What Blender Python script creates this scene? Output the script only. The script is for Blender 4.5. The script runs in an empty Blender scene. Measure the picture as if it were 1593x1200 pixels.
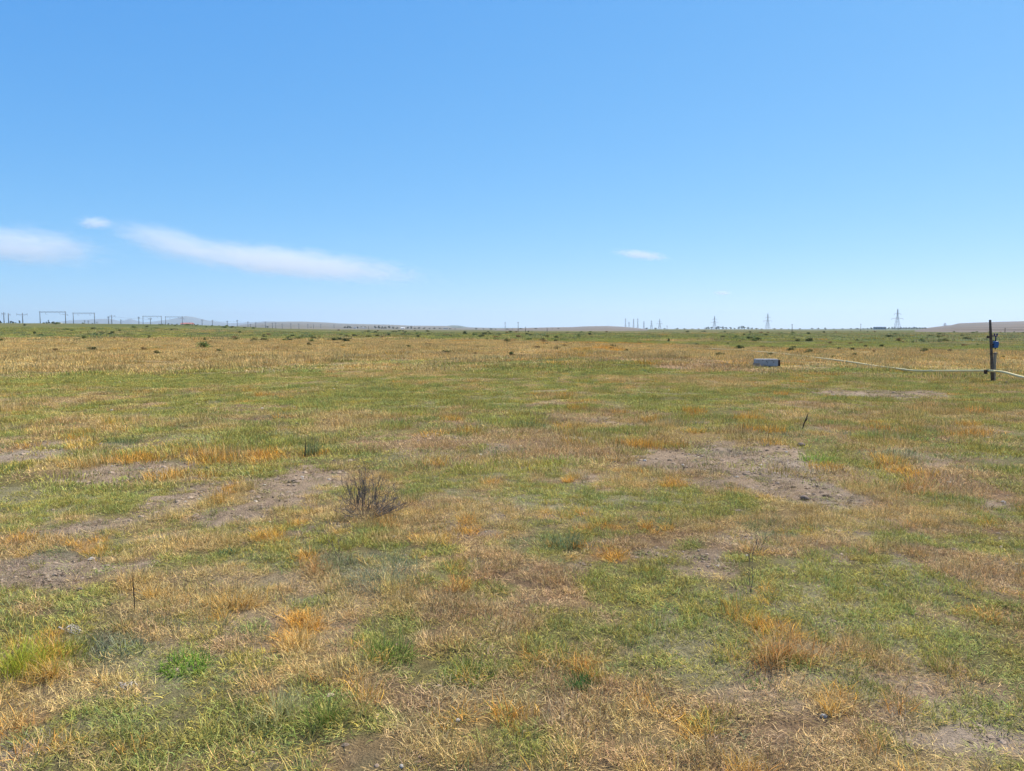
import bpy, math, random
import numpy as np
from mathutils import Vector
R = math.radians
rng = np.random.default_rng(7)
random.seed(7)
SC = bpy.context.scene
COL = SC.collection

# ------------------------------------------------------------------ camera, sky, sun, exposure
F = 1203.0; CX = 796.5; CY = 600.0; EYE = 1.6; HORIZON = 512.0
PITCH = math.atan((CY - HORIZON) / F)
cam_d = bpy.data.cameras.new('camera'); cam = bpy.data.objects.new('camera', cam_d); COL.objects.link(cam)
cam_d.sensor_fit = 'HORIZONTAL'; cam_d.angle = 2 * math.atan(CX / F)
cam_d.clip_start = 0.05; cam_d.clip_end = 80000
cam.location = (0, 0, EYE); cam.rotation_euler = (R(90) - PITCH, 0, 0)
SC.camera = cam

SUN_AZ, SUN_EL = R(50), R(54)          # azimuth measured clockwise from +Y (the view direction)
W = bpy.data.worlds.new('World'); SC.world = W; W.use_nodes = True
nt = W.node_tree; nt.nodes.clear()
sky = nt.nodes.new('ShaderNodeTexSky'); sky.sky_type = 'NISHITA'; sky.sun_disc = False
sky.sun_elevation = SUN_EL; sky.sun_rotation = SUN_AZ
sky.altitude = 3000; sky.air_density = 0.8; sky.dust_density = 2.0; sky.ozone_density = 3.0
sep = nt.nodes.new('ShaderNodeSeparateColor'); cmb = nt.nodes.new('ShaderNodeCombineColor')   # the camera's colour response, the same curve over the whole sky
nt.links.new(sky.outputs[0], sep.inputs[0])
for i_, (k_, g_) in enumerate(((0.60, 1.0), (1.52, 0.57), (3.4, 0.26))):
    pw = nt.nodes.new('ShaderNodeMath'); pw.operation = 'POWER'; pw.inputs[1].default_value = g_
    ml_ = nt.nodes.new('ShaderNodeMath'); ml_.operation = 'MULTIPLY'; ml_.inputs[1].default_value = k_
    nt.links.new(sep.outputs[i_], pw.inputs[0]); nt.links.new(pw.outputs[0], ml_.inputs[0]); nt.links.new(ml_.outputs[0], cmb.inputs[i_])
bg = nt.nodes.new('ShaderNodeBackground'); bg.inputs[1].default_value = 0.126
wo = nt.nodes.new('ShaderNodeOutputWorld')
nt.links.new(cmb.outputs[0], bg.inputs[0]); nt.links.new(bg.outputs[0], wo.inputs[0])
sd = bpy.data.lights.new('sun', 'SUN'); sd.energy = 5.0; sd.angle = R(0.53); sd.color = (1.0, 0.925, 0.80)
sun = bpy.data.objects.new('sun', sd); COL.objects.link(sun)
sdir = Vector((math.sin(SUN_AZ) * math.cos(SUN_EL), math.cos(SUN_AZ) * math.cos(SUN_EL), math.sin(SUN_EL)))
sun.rotation_euler = (-sdir).to_track_quat('-Z', 'Y').to_euler()
vs = SC.view_settings; vs.view_transform = 'Standard'; vs.look = 'None'; vs.exposure = 0.56; vs.gamma = 1.0
vs.use_curve_mapping = False
cy = SC.cycles
cy.max_bounces = 5; cy.diffuse_bounces = 2; cy.glossy_bounces = 1; cy.transmission_bounces = 3
cy.transparent_max_bounces = 8; cy.volume_bounces = 3; cy.use_denoising = True
cy.use_fast_gi = False; cy.sample_clamp_indirect = 4.0

# ------------------------------------------------------------------ numpy noise
_perm = np.random.default_rng(3).random((256, 256)).astype(np.float64)
def vnoise(x, y):
    xi = np.floor(x).astype(np.int64); yi = np.floor(y).astype(np.int64)
    fx = x - xi; fy = y - yi
    fx = fx * fx * (3 - 2 * fx); fy = fy * fy * (3 - 2 * fy)
    a = _perm[xi & 255, yi & 255]; b = _perm[(xi + 1) & 255, yi & 255]
    c = _perm[xi & 255, (yi + 1) & 255]; d = _perm[(xi + 1) & 255, (yi + 1) & 255]
    return (a + (b - a) * fx) * (1 - fy) + (c + (d - c) * fx) * fy
def fbm(x, y, size, octv=4, gain=0.55, seed=0):
    """noise in -1..1 whose largest feature is about `size` metres"""
    t = np.zeros_like(x, dtype=np.float64); amp = 1.0; tot = 0.0; f = 1.0 / size
    for k in range(octv):
        ca, sa = math.cos(0.7 * k + seed), math.sin(0.7 * k + seed)
        t += amp * (vnoise((x * ca - y * sa) * f + 17.3 * seed + 31 * k, (x * sa + y * ca) * f + 9.1 * seed - 13 * k) * 2 - 1)
        tot += amp; amp *= gain; f *= 2.07
    return t / tot * 1.6
def sstep(a, b, v):
    t = np.clip((v - a) / (b - a), 0, 1); return t * t * (3 - 2 * t)

# ------------------------------------------------------------------ terrain
RISE_PX = [-3000, 0, 100, 240, 300, 370, 440, 520, 700, 4000]
RISE_H = [4.9, 4.9, 4.8, 4.5, 4.1, 3.2, 1.7, 1.0, 0.0, 0.0]
def H(x, y):
    x = np.asarray(x, dtype=np.float64); y = np.asarray(y, dtype=np.float64)
    d = np.hypot(x, y)
    px = np.where(y > 0.2 * np.abs(x), CX + F * x / np.maximum(y, 1e-3), np.where(x < 0, 0, 1600))
    h = np.interp(px, RISE_PX, RISE_H) * sstep(130, 545, d)
    h = h + 0.035 * fbm(x, y, 1.3, 4, seed=1) * (1 - sstep(40, 120, d)) * sstep(0.5, 2.0, d)
    h = h + 0.06 * fbm(x, y, 9.0, 3, seed=2) * sstep(6, 20, d)
    return h
def h1(x, y): return float(H(np.array([x]), np.array([y]))[0])
def ray(px, py):
    xr = (px - CX) / F; yr = (CY - py) / F
    c, s = math.cos(PITCH), math.sin(PITCH)
    return Vector((xr, c + s * yr, -s + c * yr))
def gpt(px, py):
    """where the sight line of the photograph's pixel meets the ground"""
    r = ray(px, py); z = 0.0
    for _ in range(12):
        t = (EYE - z) / max(-r.z, 1e-4); z = 0.5 * z + 0.5 * h1(r.x * t, r.y * t)
    return Vector((r.x * t, r.y * t, h1(r.x * t, r.y * t)))
def apt(px, Y):
    """ground point on the bearing of pixel column px, Y metres out"""
    x = (px - CX) / F * Y
    return Vector((x, Y, h1(x, Y)))
def mpp(Y): return Y / F               # metres for one pixel of the photograph at depth Y

# ------------------------------------------------------------------ helpers
def new_mesh(name, verts, faces):
    me = bpy.data.meshes.new(name); me.from_pydata([tuple(v) for v in verts], [], faces); me.update(); return me
class MB:
    def __init__(s): s.v = []; s.f = []
    def add(s, vs, fs):
        o = len(s.v); s.v += [tuple(v) for v in vs]; s.f += [tuple(i + o for i in f) for f in fs]
    def box(s, c, size, rz=0.0, jit=0.0):
        hx, hy, hz = size[0] / 2, size[1] / 2, size[2] / 2; ca, sa = math.cos(rz), math.sin(rz); vs = []
        for dz in (-hz, hz):
            for dx, dy in ((-hx, -hy), (hx, -hy), (hx, hy), (-hx, hy)):
                j = [random.uniform(-jit, jit) for _ in range(3)] if jit else (0, 0, 0)
                vs.append((c[0] + dx * ca - dy * sa + j[0], c[1] + dx * sa + dy * ca + j[1], c[2] + dz + j[2]))
        s.add(vs, [(3, 2, 1, 0), (4, 5, 6, 7), (0, 1, 5, 4), (1, 2, 6, 5), (2, 3, 7, 6), (3, 0, 4, 7)])
    def tube(s, pts, rads, n=6, caps=True):
        pts = [Vector(p) for p in pts]
        if not hasattr(rads, '__len__'): rads = [rads] * len(pts)
        vs = []; up = None
        for i, p in enumerate(pts):
            t = (pts[min(i + 1, len(pts) - 1)] - pts[max(i - 1, 0)]).normalized()
            if up is None:
                up = Vector((0, 0, 1)) if abs(t.z) < 0.9 else Vector((1, 0, 0))
            a = t.cross(up); a = a.normalized() if a.length > 1e-6 else Vector((1, 0, 0))
            b = a.cross(t).normalized(); up = b
            for k in range(n):
                an = 2 * math.pi * k / n
                vs.append(p + (a * math.cos(an) + b * math.sin(an)) * rads[i])
        fs = []
        for i in range(len(pts) - 1):
            for k in range(n):
                fs.append((i * n + k, i * n + (k + 1) % n, (i + 1) * n + (k + 1) % n, (i + 1) * n + k))
        if caps:
            fs.append(tuple(range(n))[::-1]); fs.append(tuple((len(pts) - 1) * n + k for k in range(n)))
        s.add(vs, fs)
    def bar(s, a, b, w): s.tube([a, b], w / 2, 4)
    def build(s, name, mat, parent=None, smooth=False, bevel=0.0):
        o = bpy.data.objects.new(name, new_mesh(name, s.v, s.f)); COL.objects.link(o)
        o.data.materials.append(mat)
        if smooth: o.data.polygons.foreach_set('use_smooth', [True] * len(o.data.polygons))
        if parent is not None: o.parent = parent
        if bevel:
            m = o.modifiers.new('bevel', 'BEVEL'); m.width = bevel; m.segments = 2; m.limit_method = 'ANGLE'
        return o
def tag(o, label=None, cat=None, group=None, kind=None):
    if label: o['label'] = label
    if cat: o['category'] = cat
    if group: o['group'] = group
    if kind: o['kind'] = kind
    return o
def empty(name, loc, rz=0.0):
    o = bpy.data.objects.new(name, None); COL.objects.link(o); o.location = loc; o.rotation_euler = (0, 0, rz)
    o.empty_display_size = 0.1; return o
def copy_tree(o, parent=None):
    c = o.copy(); COL.objects.link(c); c.parent = parent
    for ch in list(o.children): copy_tree(ch, c)
    return c

# ------------------------------------------------------------------ materials
def mat_base(name):
    m = bpy.data.materials.new(name); m.use_nodes = True; n = m.node_tree; n.nodes.clear()
    out = n.nodes.new('ShaderNodeOutputMaterial'); return m, n, out
def mat_noise(name, c1, c2, scale=8.0, rough=0.85, bump=0.0, metallic=0.0, detail=6.0, c3=None, bscale=None):
    m, n, out = mat_base(name); L = n.links.new
    b = n.nodes.new('ShaderNodeBsdfPrincipled'); b.inputs['Roughness'].default_value = rough; b.inputs['Metallic'].default_value = metallic
    b.inputs['Specular IOR Level'].default_value = 0.25
    tc = n.nodes.new('ShaderNodeTexCoord'); nz = n.nodes.new('ShaderNodeTexNoise')
    nz.inputs['Scale'].default_value = scale; nz.inputs['Detail'].default_value = detail; nz.inputs['Roughness'].default_value = 0.65
    rp = n.nodes.new('ShaderNodeValToRGB'); e = rp.color_ramp.elements
    e[0].position = 0.32; e[0].color = (*c1, 1); e[1].position = 0.68; e[1].color = (*c2, 1)
    if c3: q = e.new(0.82); q.color = (*c3, 1)
    L(tc.outputs['Object'], nz.inputs['Vector']); L(nz.outputs['Fac'], rp.inputs[0]); L(rp.outputs[0], b.inputs['Base Color'])
    if bump:
        nb = n.nodes.new('ShaderNodeTexNoise'); nb.inputs['Scale'].default_value = bscale or scale * 3; nb.inputs['Detail'].default_value = 5
        bp = n.nodes.new('ShaderNodeBump'); bp.inputs['Strength'].default_value = bump; bp.inputs['Distance'].default_value = 0.02
        L(tc.outputs['Object'], nb.inputs['Vector']); L(nb.outputs['Fac'], bp.inputs['Height']); L(bp.outputs[0], b.inputs['Normal'])
    L(b.outputs[0], out.inputs[0]); return m
def mat_grass(name, alt, altfrac, instanced=True, tint=(0.2, 0.2, 0.06), transl=0.18):
    """blade material: colour of the plant x a value that differs for each blade; a share of the blades has turned `alt`"""
    m, n, out = mat_base(name); L = n.links.new
    if instanced:
        t = n.nodes.new('ShaderNodeAttribute'); t.attribute_type = 'INSTANCER'; t.attribute_name = 'tint'; tint_out = t.outputs['Color']
    else:
        t = n.nodes.new('ShaderNodeRGB'); t.outputs[0].default_value = (*tint, 1); tint_out = t.outputs[0]
    a = n.nodes.new('ShaderNodeAttribute'); a.attribute_type = 'GEOMETRY'; a.attribute_name = 'bv'
    gt = n.nodes.new('ShaderNodeMath'); gt.operation = 'GREATER_THAN'; gt.inputs[1].default_value = 1 - altfrac
    L(a.outputs['Fac'], gt.inputs[0])
    mx = n.nodes.new('ShaderNodeMix'); mx.data_type = 'RGBA'; mx.inputs['B'].default_value = (*alt, 1)
    ml = n.nodes.new('ShaderNodeMath'); ml.operation = 'MULTIPLY'; ml.inputs[1].default_value = 0.75
    L(gt.outputs[0], ml.inputs[0]); L(ml.outputs[0], mx.inputs['Factor']); L(tint_out, mx.inputs['A'])
    w = n.nodes.new('ShaderNodeMath'); w.operation = 'MULTIPLY'; w.inputs[1].default_value = 7.31
    fr = n.nodes.new('ShaderNodeMath'); fr.operation = 'FRACT'
    L(a.outputs['Fac'], w.inputs[0]); L(w.outputs[0], fr.inputs[0])
    mr = n.nodes.new('ShaderNodeMapRange'); mr.inputs['To Min'].default_value = 0.42; mr.inputs['To Max'].default_value = 1.58
    L(fr.outputs[0], mr.inputs['Value'])
    vm = n.nodes.new('ShaderNodeVectorMath'); vm.operation = 'SCALE'
    L(mx.outputs['Result'], vm.inputs[0]); L(mr.outputs[0], vm.inputs['Scale'])
    df = n.nodes.new('ShaderNodeBsdfDiffuse'); tr = n.nodes.new('ShaderNodeBsdfTranslucent'); ms = n.nodes.new('ShaderNodeMixShader')
    ms.inputs[0].default_value = transl
    L(vm.outputs[0], df.inputs[0]); L(vm.outputs[0], tr.inputs[0]); L(df.outputs[0], ms.inputs[1]); L(tr.outputs[0], ms.inputs[2])
    L(ms.outputs[0], out.inputs[0]); return m

# ------------------------------------------------------------------ what grows where: B soil, G green, D straw, O orange straw, R reddish thatch, S grey-green herbs
CLS = 'BGDORS'
ALB = {'B': (0.255, 0.195, 0.145), 'G': (0.20, 0.205, 0.058), 'D': (0.40, 0.28, 0.12), 'O': (0.50, 0.27, 0.065),
       'R': (0.32, 0.205, 0.11), 'S': (0.175, 0.185, 0.095)}
# pixel x, y, half width, half height of the patch in the photograph, kind, strength; each becomes an ellipse on the ground in metres
PATCH = []
for line in """150 592 260 9 G 1.5|300 597 120 10 G 1.2|80 630 50 18 D 1.2|220 612 25 8 O 1|280 635 60 13 G 1.3|20 650 40 16 G 1.2|150 652 100 14 D 1.2
60 692 70 10 B 1.2|20 680 40 12 R 1.5|190 683 28 7 G 2|370 685 60 12 G 1.5|30 712 70 9 B 2.4|200 735 120 20 B 2.5|100 725 60 12 D 1.4|390 712 28 8 O 2.6|275 736 30 7 O 2.4|345 765 18 12 O 2|350 738 30 8 O 1.6
110 772 128 22 G 4.2|40 778 70 18 G 2|270 775 60 26 B 2.6|330 805 80 20 B 2.4|150 812 60 14 B 2.4|405 715 20 9 O 2|480 690 80 18 G 1.7|560 715 100 14 G 1.8|430 660 60 14 G 1.2|540 650 60 18 D 1.6|650 690 90 13 R 1.8
460 755 75 28 B 2.4|740 702 60 7 B 2|745 700 14 6 G 2.2|700 745 110 22 G 2|760 756 28 10 O 1.6|680 786 40 8 R 2|590 618 120 14 G 1.2|820 655 30 10 G 1.6|860 653 22 6 B 2|930 645 40 8 R 1.7|960 656 50 7 B 1.8
990 666 40 7 G 1.4|985 686 35 10 O 1.7|1045 670 25 9 D 1.5|1060 716 90 12 B 2.3|1110 700 110 22 B 1.4|1200 742 110 20 B 2.2|1265 772 70 18 B 2.4|1090 746 70 9 R 2.2|830 680 45 12 R 1.8|880 702 80 13 R 1.8
830 735 60 14 G 2|860 775 70 16 G 1.7|1000 782 150 16 G 2.1|1130 788 60 14 G 2|860 760 28 9 O 1.6|910 796 20 7 O 2|1080 620 120 14 G 1.3|1340 612 85 6 B 5.5|1180 716 120 20 B 1.3|1150 762 80 12 B 1.3|1420 618 60 3 B 2.5|1270 700 32 16 G 2.4|1230 700 30 24 B 1.8|1410 735 52 20 O 2|1350 750 32 9 R 1.8
1550 705 55 13 G 2|1580 732 30 14 G 2|1480 746 60 17 R 1.8|1540 772 60 18 R 1.8|1400 690 60 10 D 1.2|60 830 60 13 B 2.2|60 900 120 32 B 2.6|150 848 40 9 O 2.8|240 912 25 14 O 1.6|365 918 40 28 O 1.4|270 850 80 18 D 1.8
20 1000 55 50 G 3.2|72 1005 28 36 O 2.4|60 1045 18 18 O 2|185 995 50 22 S 2.8|290 1020 45 20 G 2.4|100 1085 100 34 O 1.6|100 1085 100 34 D 1.5|60 1180 80 20 O 2|70 1112 28 14 O 1.8|330 1070 60 28 G 1.8|90 1142 50 18 G 1.8|230 1160 60 28 G 2|355 1140 50 36 G 1.7|180 1192 50 10 O 1.6|398 870 45 16 G 2.4
430 830 40 14 O 1.8|430 872 40 13 G 2.2|490 872 26 12 O 2|590 882 72 28 S 2.2|655 830 14 8 O 2.2|480 920 60 18 G 1.8|465 980 34 26 O 2|705 905 14 13 O 2.2|720 940 100 28 R 1.8|590 985 50 28 G 2.2|720 1030 60 18 G 1.7|430 1085 40 34 D 1.8|500 1100 60 32 G 2|650 1120 120 60 D 0.9|560 1160 120 30 G 1|830 1150 90 30 G 1|650 1100 70 40 R 1
870 830 50 18 G 1.8|1000 842 80 14 R 1.9|1010 858 60 9 B 1.8|830 870 60 13 G 1.8|880 920 60 24 R 1.9|1060 930 110 38 G 2.2|1070 1000 85 40 G 1.6|1110 882 60 18 B 2.1|1120 912 40 16 D 1.6|1205 988 60 42 O 2|950 1130 120 50 D 1.2|930 1100 60 30 R 1.2
1330 900 110 28 G 1.9|1500 880 95 22 R 2.1|1400 980 150 48 G 2|1560 1050 55 70 G 2.3|1290 1078 14 28 O 1.8|1270 1130 110 48 R 1.6|1450 1132 75 20 B 2|1370 1130 26 20 G 2|1440 840 120 20 G 1.4|540 800 60 14 R 1.2|760 880 80 16 R 1.3
1230 625 60 9 R 1|1170 575 70 8 R 1|1460 640 120 12 D 1|1560 620 60 9 G 1|1060 590 130 10 D 1.1|1060 565 70 9 R 1.5|970 580 90 10 G .8|620 575 110 10 D 1|450 565 120 9 D 1|240 560 160 12 D 1.3|60 570 90 10 D 1.3|880 650 60 8 R 1|760 625 90 12 G 1.1|1420 800 100 12 D 1.2|740 1180 200 26 D 1.2|1000 1180 120 30 R 1|560 1050 40 24 D 1.4""".replace('\n', '|').split('|'):
    a = line.split()
    PATCH.append((float(a[0]), float(a[1]), float(a[2]), float(a[3]), a[4], float(a[5])))
PW = []
for (px, py, rx, ry, k, s) in PATCH:
    r0 = ray(px, py); t = EYE / -r0.z; c = (r0.x * t, r0.y * t)
    ra = ray(px, py - ry); rb = ray(px, py + ry)
    PW.append((c[0], c[1], rx * mpp(c[1]), 0.5 * (ra.y * EYE / -ra.z - rb.y * EYE / -rb.z), k, s))
def weights(x, y):
    d = np.hypot(x, y); yy = np.maximum(y, 0.5)
    px = CX + F * x / yy
    q = np.clip(sstep(8, 60, d), 0, 1)
    n1 = fbm(x, y, 0.9, 4, seed=3) * (1 - q) + fbm(x, y * 0.6, 7.0, 5, seed=3) * q
    n2 = fbm(x, y, 1.6, 4, seed=5) * (1 - q) + fbm(x, y * 0.6, 16.0, 5, seed=5) * q
    n3 = fbm(x, y, 0.7, 4, seed=8) * (1 - q) + fbm(x, y * 0.6, 5.0, 5, seed=8) * q
    n4 = fbm(x, y, 2.6, 4, seed=11) * (1 - q) + fbm(x, y, 22.0, 5, seed=11) * q
    s = {}
    s['G'] = 0.84 + 1.3 * n1 + 0.4 * n4
    s['D'] = 0.75 + 1.1 * n2 - 0.2 * n4
    s['R'] = 0.45 + 1.1 * n3
    s['O'] = -0.45 + 1.3 * fbm(x, y, 0.6, 3, seed=13) * (1 - q) + 1.0 * fbm(x, y, 6, 4, seed=13) * q
    s['B'] = -0.35 + 1.2 * fbm(x, y, 1.1, 4, seed=17) - 0.8 * q
    s['S'] = -0.35 + 1.2 * fbm(x, y, 0.8, 3, seed=19) - 0.3 * q
    for i, k in enumerate(CLS):
        s[k] = s[k] + 1.0 * (fbm(x, y, 0.24, 2, seed=70 + i) * (1 - q) + fbm(x, y * 0.7, 1.6, 3, seed=70 + i) * q)
    s['B'] = s['B'] + 1.1 * (fbm(x, y, 0.55, 3, seed=91) * (1 - q) + fbm(x, y * 0.7, 2.0, 3, seed=91) * q)
    # the belts that lie across the field: tall straw at 55 to 115 m, green beyond it
    wob = 1 + 0.16 * fbm(x, y, 40, 3, seed=23)
    dd = d * wob
    edge = np.interp(px, [-400, 100, 400, 800, 1100, 1250, 1600, 2000], [190, 160, 130, 92, 70, 64, 60, 60])
    near = np.interp(px, [-400, 100, 400, 800, 1100, 1250, 1600, 2000], [52, 54, 54, 50, 48, 44, 40, 40])
    belt = sstep(near * 0.8, near * 1.1, dd) * (1 - sstep(edge * 0.95, edge * 1.08, dd))
    s['O'] = s['O'] + 1.5 * belt; s['D'] = s['D'] + 2.6 * belt; s['G'] = s['G'] - 0.9 * belt; s['R'] = s['R'] + 0.4 * belt
    farg = sstep(edge * 0.97, edge * 1.12, dd)
    streak = fbm(x, y * 0.35, 30, 4, seed=29)
    s['G'] = s['G'] + farg * (1.5 - 0.9 * sstep(1000, 1500, px)); s['S'] = s['S'] + farg * (1.0 + 0.7 * sstep(1000, 1400, px)); s['R'] = s['R'] - 0.4 * farg
    s['D'] = s['D'] + farg * (1.9 * streak - 0.1); s['O'] = s['O'] - 0.6 * farg
    # olive green middle distance
    mid = sstep(11, 18, d) * (1 - sstep(34, 46, d)); s['G'] = s['G'] + 0.55 * mid; s['B'] = s['B'] - 0.5 * mid
    wx = x + 0.22 * (0.35 + d * 0.035) * fbm(x, y, 0.5, 3, seed=31) * (1 + 3 * q); wy = y + 0.35 * (0.4 + d * 0.05) * fbm(x, y, 0.5, 3, seed=37) * (1 + 3 * q)
    for (cx, cyy, a, b, k, st) in PW:
        m = (np.abs(x - cx) < a * 2.4 + 0.5) & (np.abs(y - cyy) < b * 2.4 + 1.5)
        if not m.any(): continue
        r2 = ((wx[m] - cx) / a) ** 2 + ((wy[m] - cyy) / b) ** 2
        s[k][m] += st * 1.6 * np.exp(-r2 * 0.9 - 0.25 * r2 ** 2)
    A = np.stack([s[k] for k in CLS]); A = np.exp((A - A.max(0)) * 3.2); A /= A.sum(0)
    return A

# ------------------------------------------------------------------ ground sheet (polar grid: fine near the viewer and ahead, coarse behind)
def build_ground():
    th = np.concatenate([np.arange(-50, 50, 0.2), np.arange(50, 310, 4.0)]) * math.pi / 180
    rs = [0.5]
    while rs[-1] < 11800: rs.append(rs[-1] * 1.0165)
    rs = np.array(rs); nt_, nr = len(th), len(rs)
    RR, TT = np.meshgrid(rs, th, indexing='ij'); x = (RR * np.sin(TT)).ravel(); y = (RR * np.cos(TT)).ravel()
    z = H(x, y); A = weights(x, y)
    d = np.hypot(x, y)
    bare = A[0]
    # soil relief: crumbs and shallow hollows on the bare ground
    z = z + bare * 0.012 * fbm(x, y, 0.16, 3, seed=41) * (1 - sstep(12, 25, d))
    col = np.zeros((len(x), 4)); col[:, 3] = 1
    for i, k in enumerate(CLS):
        c = np.array(ALB[k])
        col[:, :3] += A[i][:, None] * c[None, :]
    # beyond the scattered grass the sheet itself carries the grass colour; near by it is earth with litter, darkened under the blades as painted shade
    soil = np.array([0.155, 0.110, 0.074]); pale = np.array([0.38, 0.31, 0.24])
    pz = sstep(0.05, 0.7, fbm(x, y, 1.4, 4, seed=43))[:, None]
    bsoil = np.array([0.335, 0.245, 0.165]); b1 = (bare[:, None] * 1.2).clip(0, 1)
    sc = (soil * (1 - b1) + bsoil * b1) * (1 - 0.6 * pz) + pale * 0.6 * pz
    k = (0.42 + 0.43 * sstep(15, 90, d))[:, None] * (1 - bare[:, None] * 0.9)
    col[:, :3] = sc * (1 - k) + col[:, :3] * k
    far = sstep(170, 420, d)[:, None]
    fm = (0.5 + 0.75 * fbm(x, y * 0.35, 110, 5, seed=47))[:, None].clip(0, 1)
    col[:, :3] = col[:, :3] * (1 - 0.9 * far) + 0.9 * far * (np.array([0.072, 0.092, 0.036]) * fm + np.array([0.165, 0.14, 0.072]) * (1 - fm))  # far colours kept dark: shade between blades is put into the sheet's colour
    verts = np.stack([x, y, z], 1)
    i = np.arange(nr - 1)[:, None]; j = np.arange(nt_)[None, :]; j2 = (j + 1) % nt_
    a = i * nt_ + j; b = i * nt_ + j2; c = (i + 1) * nt_ + j2; dd = (i + 1) * nt_ + j
    quads = np.stack([a, dd, c, b], -1).reshape(-1, 4)
    cen = len(verts); verts = np.vstack([verts, [[0, 0, h1(0.01, 0.01)]]]); col = np.vstack([col, col[:1]]); bare = np.append(bare, bare[0])
    tris = np.stack([np.full(nt_, cen), np.arange(nt_), (np.arange(nt_) + 1) % nt_], -1)[:, ::-1]
    me = bpy.data.meshes.new('ground'); me.vertices.add(len(verts)); me.vertices.foreach_set('co', verts.ravel())
    nl = quads.size + tris.size; me.loops.add(nl); me.loops.foreach_set('vertex_index', np.concatenate([quads.ravel(), tris.ravel()]).astype(np.int32))
    npoly = len(quads) + len(tris); me.polygons.add(npoly)
    ls = np.concatenate([np.arange(len(quads)) * 4, quads.size + np.arange(len(tris)) * 3]); me.polygons.foreach_set('loop_start', ls.astype(np.int32))
    me.polygons.foreach_set('use_smooth', np.ones(npoly, dtype=bool)); me.update(calc_edges=True); me.validate()
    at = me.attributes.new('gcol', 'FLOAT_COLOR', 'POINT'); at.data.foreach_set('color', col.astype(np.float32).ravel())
    at = me.attributes.new('bare', 'FLOAT', 'POINT'); at.data.foreach_set('value', bare.astype(np.float32))
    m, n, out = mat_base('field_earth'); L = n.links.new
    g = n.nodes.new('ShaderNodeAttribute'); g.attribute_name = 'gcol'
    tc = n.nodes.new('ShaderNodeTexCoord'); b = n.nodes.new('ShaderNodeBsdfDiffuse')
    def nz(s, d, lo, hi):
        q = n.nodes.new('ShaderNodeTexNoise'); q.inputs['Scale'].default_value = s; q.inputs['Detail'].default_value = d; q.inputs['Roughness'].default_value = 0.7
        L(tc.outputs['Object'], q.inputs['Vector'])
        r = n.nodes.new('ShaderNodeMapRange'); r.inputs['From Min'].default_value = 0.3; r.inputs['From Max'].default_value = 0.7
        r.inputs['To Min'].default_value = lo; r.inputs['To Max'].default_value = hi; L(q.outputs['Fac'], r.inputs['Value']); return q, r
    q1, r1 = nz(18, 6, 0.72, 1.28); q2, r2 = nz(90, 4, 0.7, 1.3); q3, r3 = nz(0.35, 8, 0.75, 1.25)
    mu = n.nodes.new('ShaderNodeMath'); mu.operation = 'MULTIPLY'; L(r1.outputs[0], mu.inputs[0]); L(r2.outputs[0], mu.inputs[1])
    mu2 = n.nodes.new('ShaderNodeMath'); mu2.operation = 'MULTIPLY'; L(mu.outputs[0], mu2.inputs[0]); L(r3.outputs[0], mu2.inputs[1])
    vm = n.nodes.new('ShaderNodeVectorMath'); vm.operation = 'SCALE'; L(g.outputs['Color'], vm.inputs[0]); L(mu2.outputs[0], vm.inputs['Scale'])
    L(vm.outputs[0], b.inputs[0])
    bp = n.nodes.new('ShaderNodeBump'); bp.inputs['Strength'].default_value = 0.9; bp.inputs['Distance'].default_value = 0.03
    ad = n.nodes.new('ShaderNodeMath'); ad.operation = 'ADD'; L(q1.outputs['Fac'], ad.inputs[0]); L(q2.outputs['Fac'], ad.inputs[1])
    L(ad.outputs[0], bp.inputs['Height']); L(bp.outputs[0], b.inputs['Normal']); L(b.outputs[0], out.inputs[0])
    o = bpy.data.objects.new('ground', me); COL.objects.link(o); me.materials.append(m); tag(o, 'dry grassy steppe field running out to the horizon', None, None, 'structure')
build_ground()

# ------------------------------------------------------------------ hills on the horizon
def hill(name, prof, d0, dp, c1, c2, label, seed=0, back=0.35, rough=0.05):
    pxs = np.arange(prof[0][0], prof[-1][0] + 0.1, 3.0); ys = np.interp(pxs, [p[0] for p in prof], [p[1] for p in prof])
    nr = 46; ds = np.concatenate([np.linspace(d0, dp, 36), dp * (1 + back * np.linspace(0.08, 1, nr - 36))])
    verts = []; nx = len(pxs)
    top = (HORIZON - ys) / F * dp + EYE
    for d in ds:
        X = (pxs - CX) / F * d; Y = np.full(nx, d)
        t = (d - d0) / (dp - d0)
        prof_t = (t ** 1.25) if t <= 1 else max(0.0, 1 - ((d / dp - 1) / back) ** 1.5)
        zz = top * prof_t + top * rough * fbm(X, Y, dp * 0.12, 4, seed=seed) * (1 if t < 0.96 else 0.3) * min(1, t * 4) - (1 - min(1, t * 12)) * 0.6
        if t > 1: zz -= 3 * (t - 1)
        zz = zz + np.where(top > 0, 0, 0)
        verts.append(np.stack([X, Y, zz], 1))
    verts = np.vstack(verts); fs = []
    for i in range(len(ds) - 1):
        for j in range(nx - 1): fs.append((i * nx + j, i * nx + j + 1, (i + 1) * nx + j + 1, (i + 1) * nx + j))
    o = bpy.data.objects.new(name, new_mesh(name, verts, fs)); COL.objects.link(o)
    o.data.polygons.foreach_set('use_smooth', [True] * len(fs))
    o.data.materials.append(mat_noise(name + '_cover', c1, c2, 12.0 / dp, 0.95, detail=9)); tag(o, label, None, None, 'structure'); return o
hill('mountain', [(-200, 512), (40, 508), (110, 499), (150, 497), (172, 496), (190, 500), (205, 496), (225, 502), (262, 498), (291, 492), (305, 494), (325, 499), (360, 503), (420, 500), (520, 503), (640, 508), (760, 513)], 7000, 10800, (0.10, 0.11, 0.11), (0.15, 0.14, 0.13), 'faint blue mountain ridge behind the railway masts', 2, 0.08)
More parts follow.
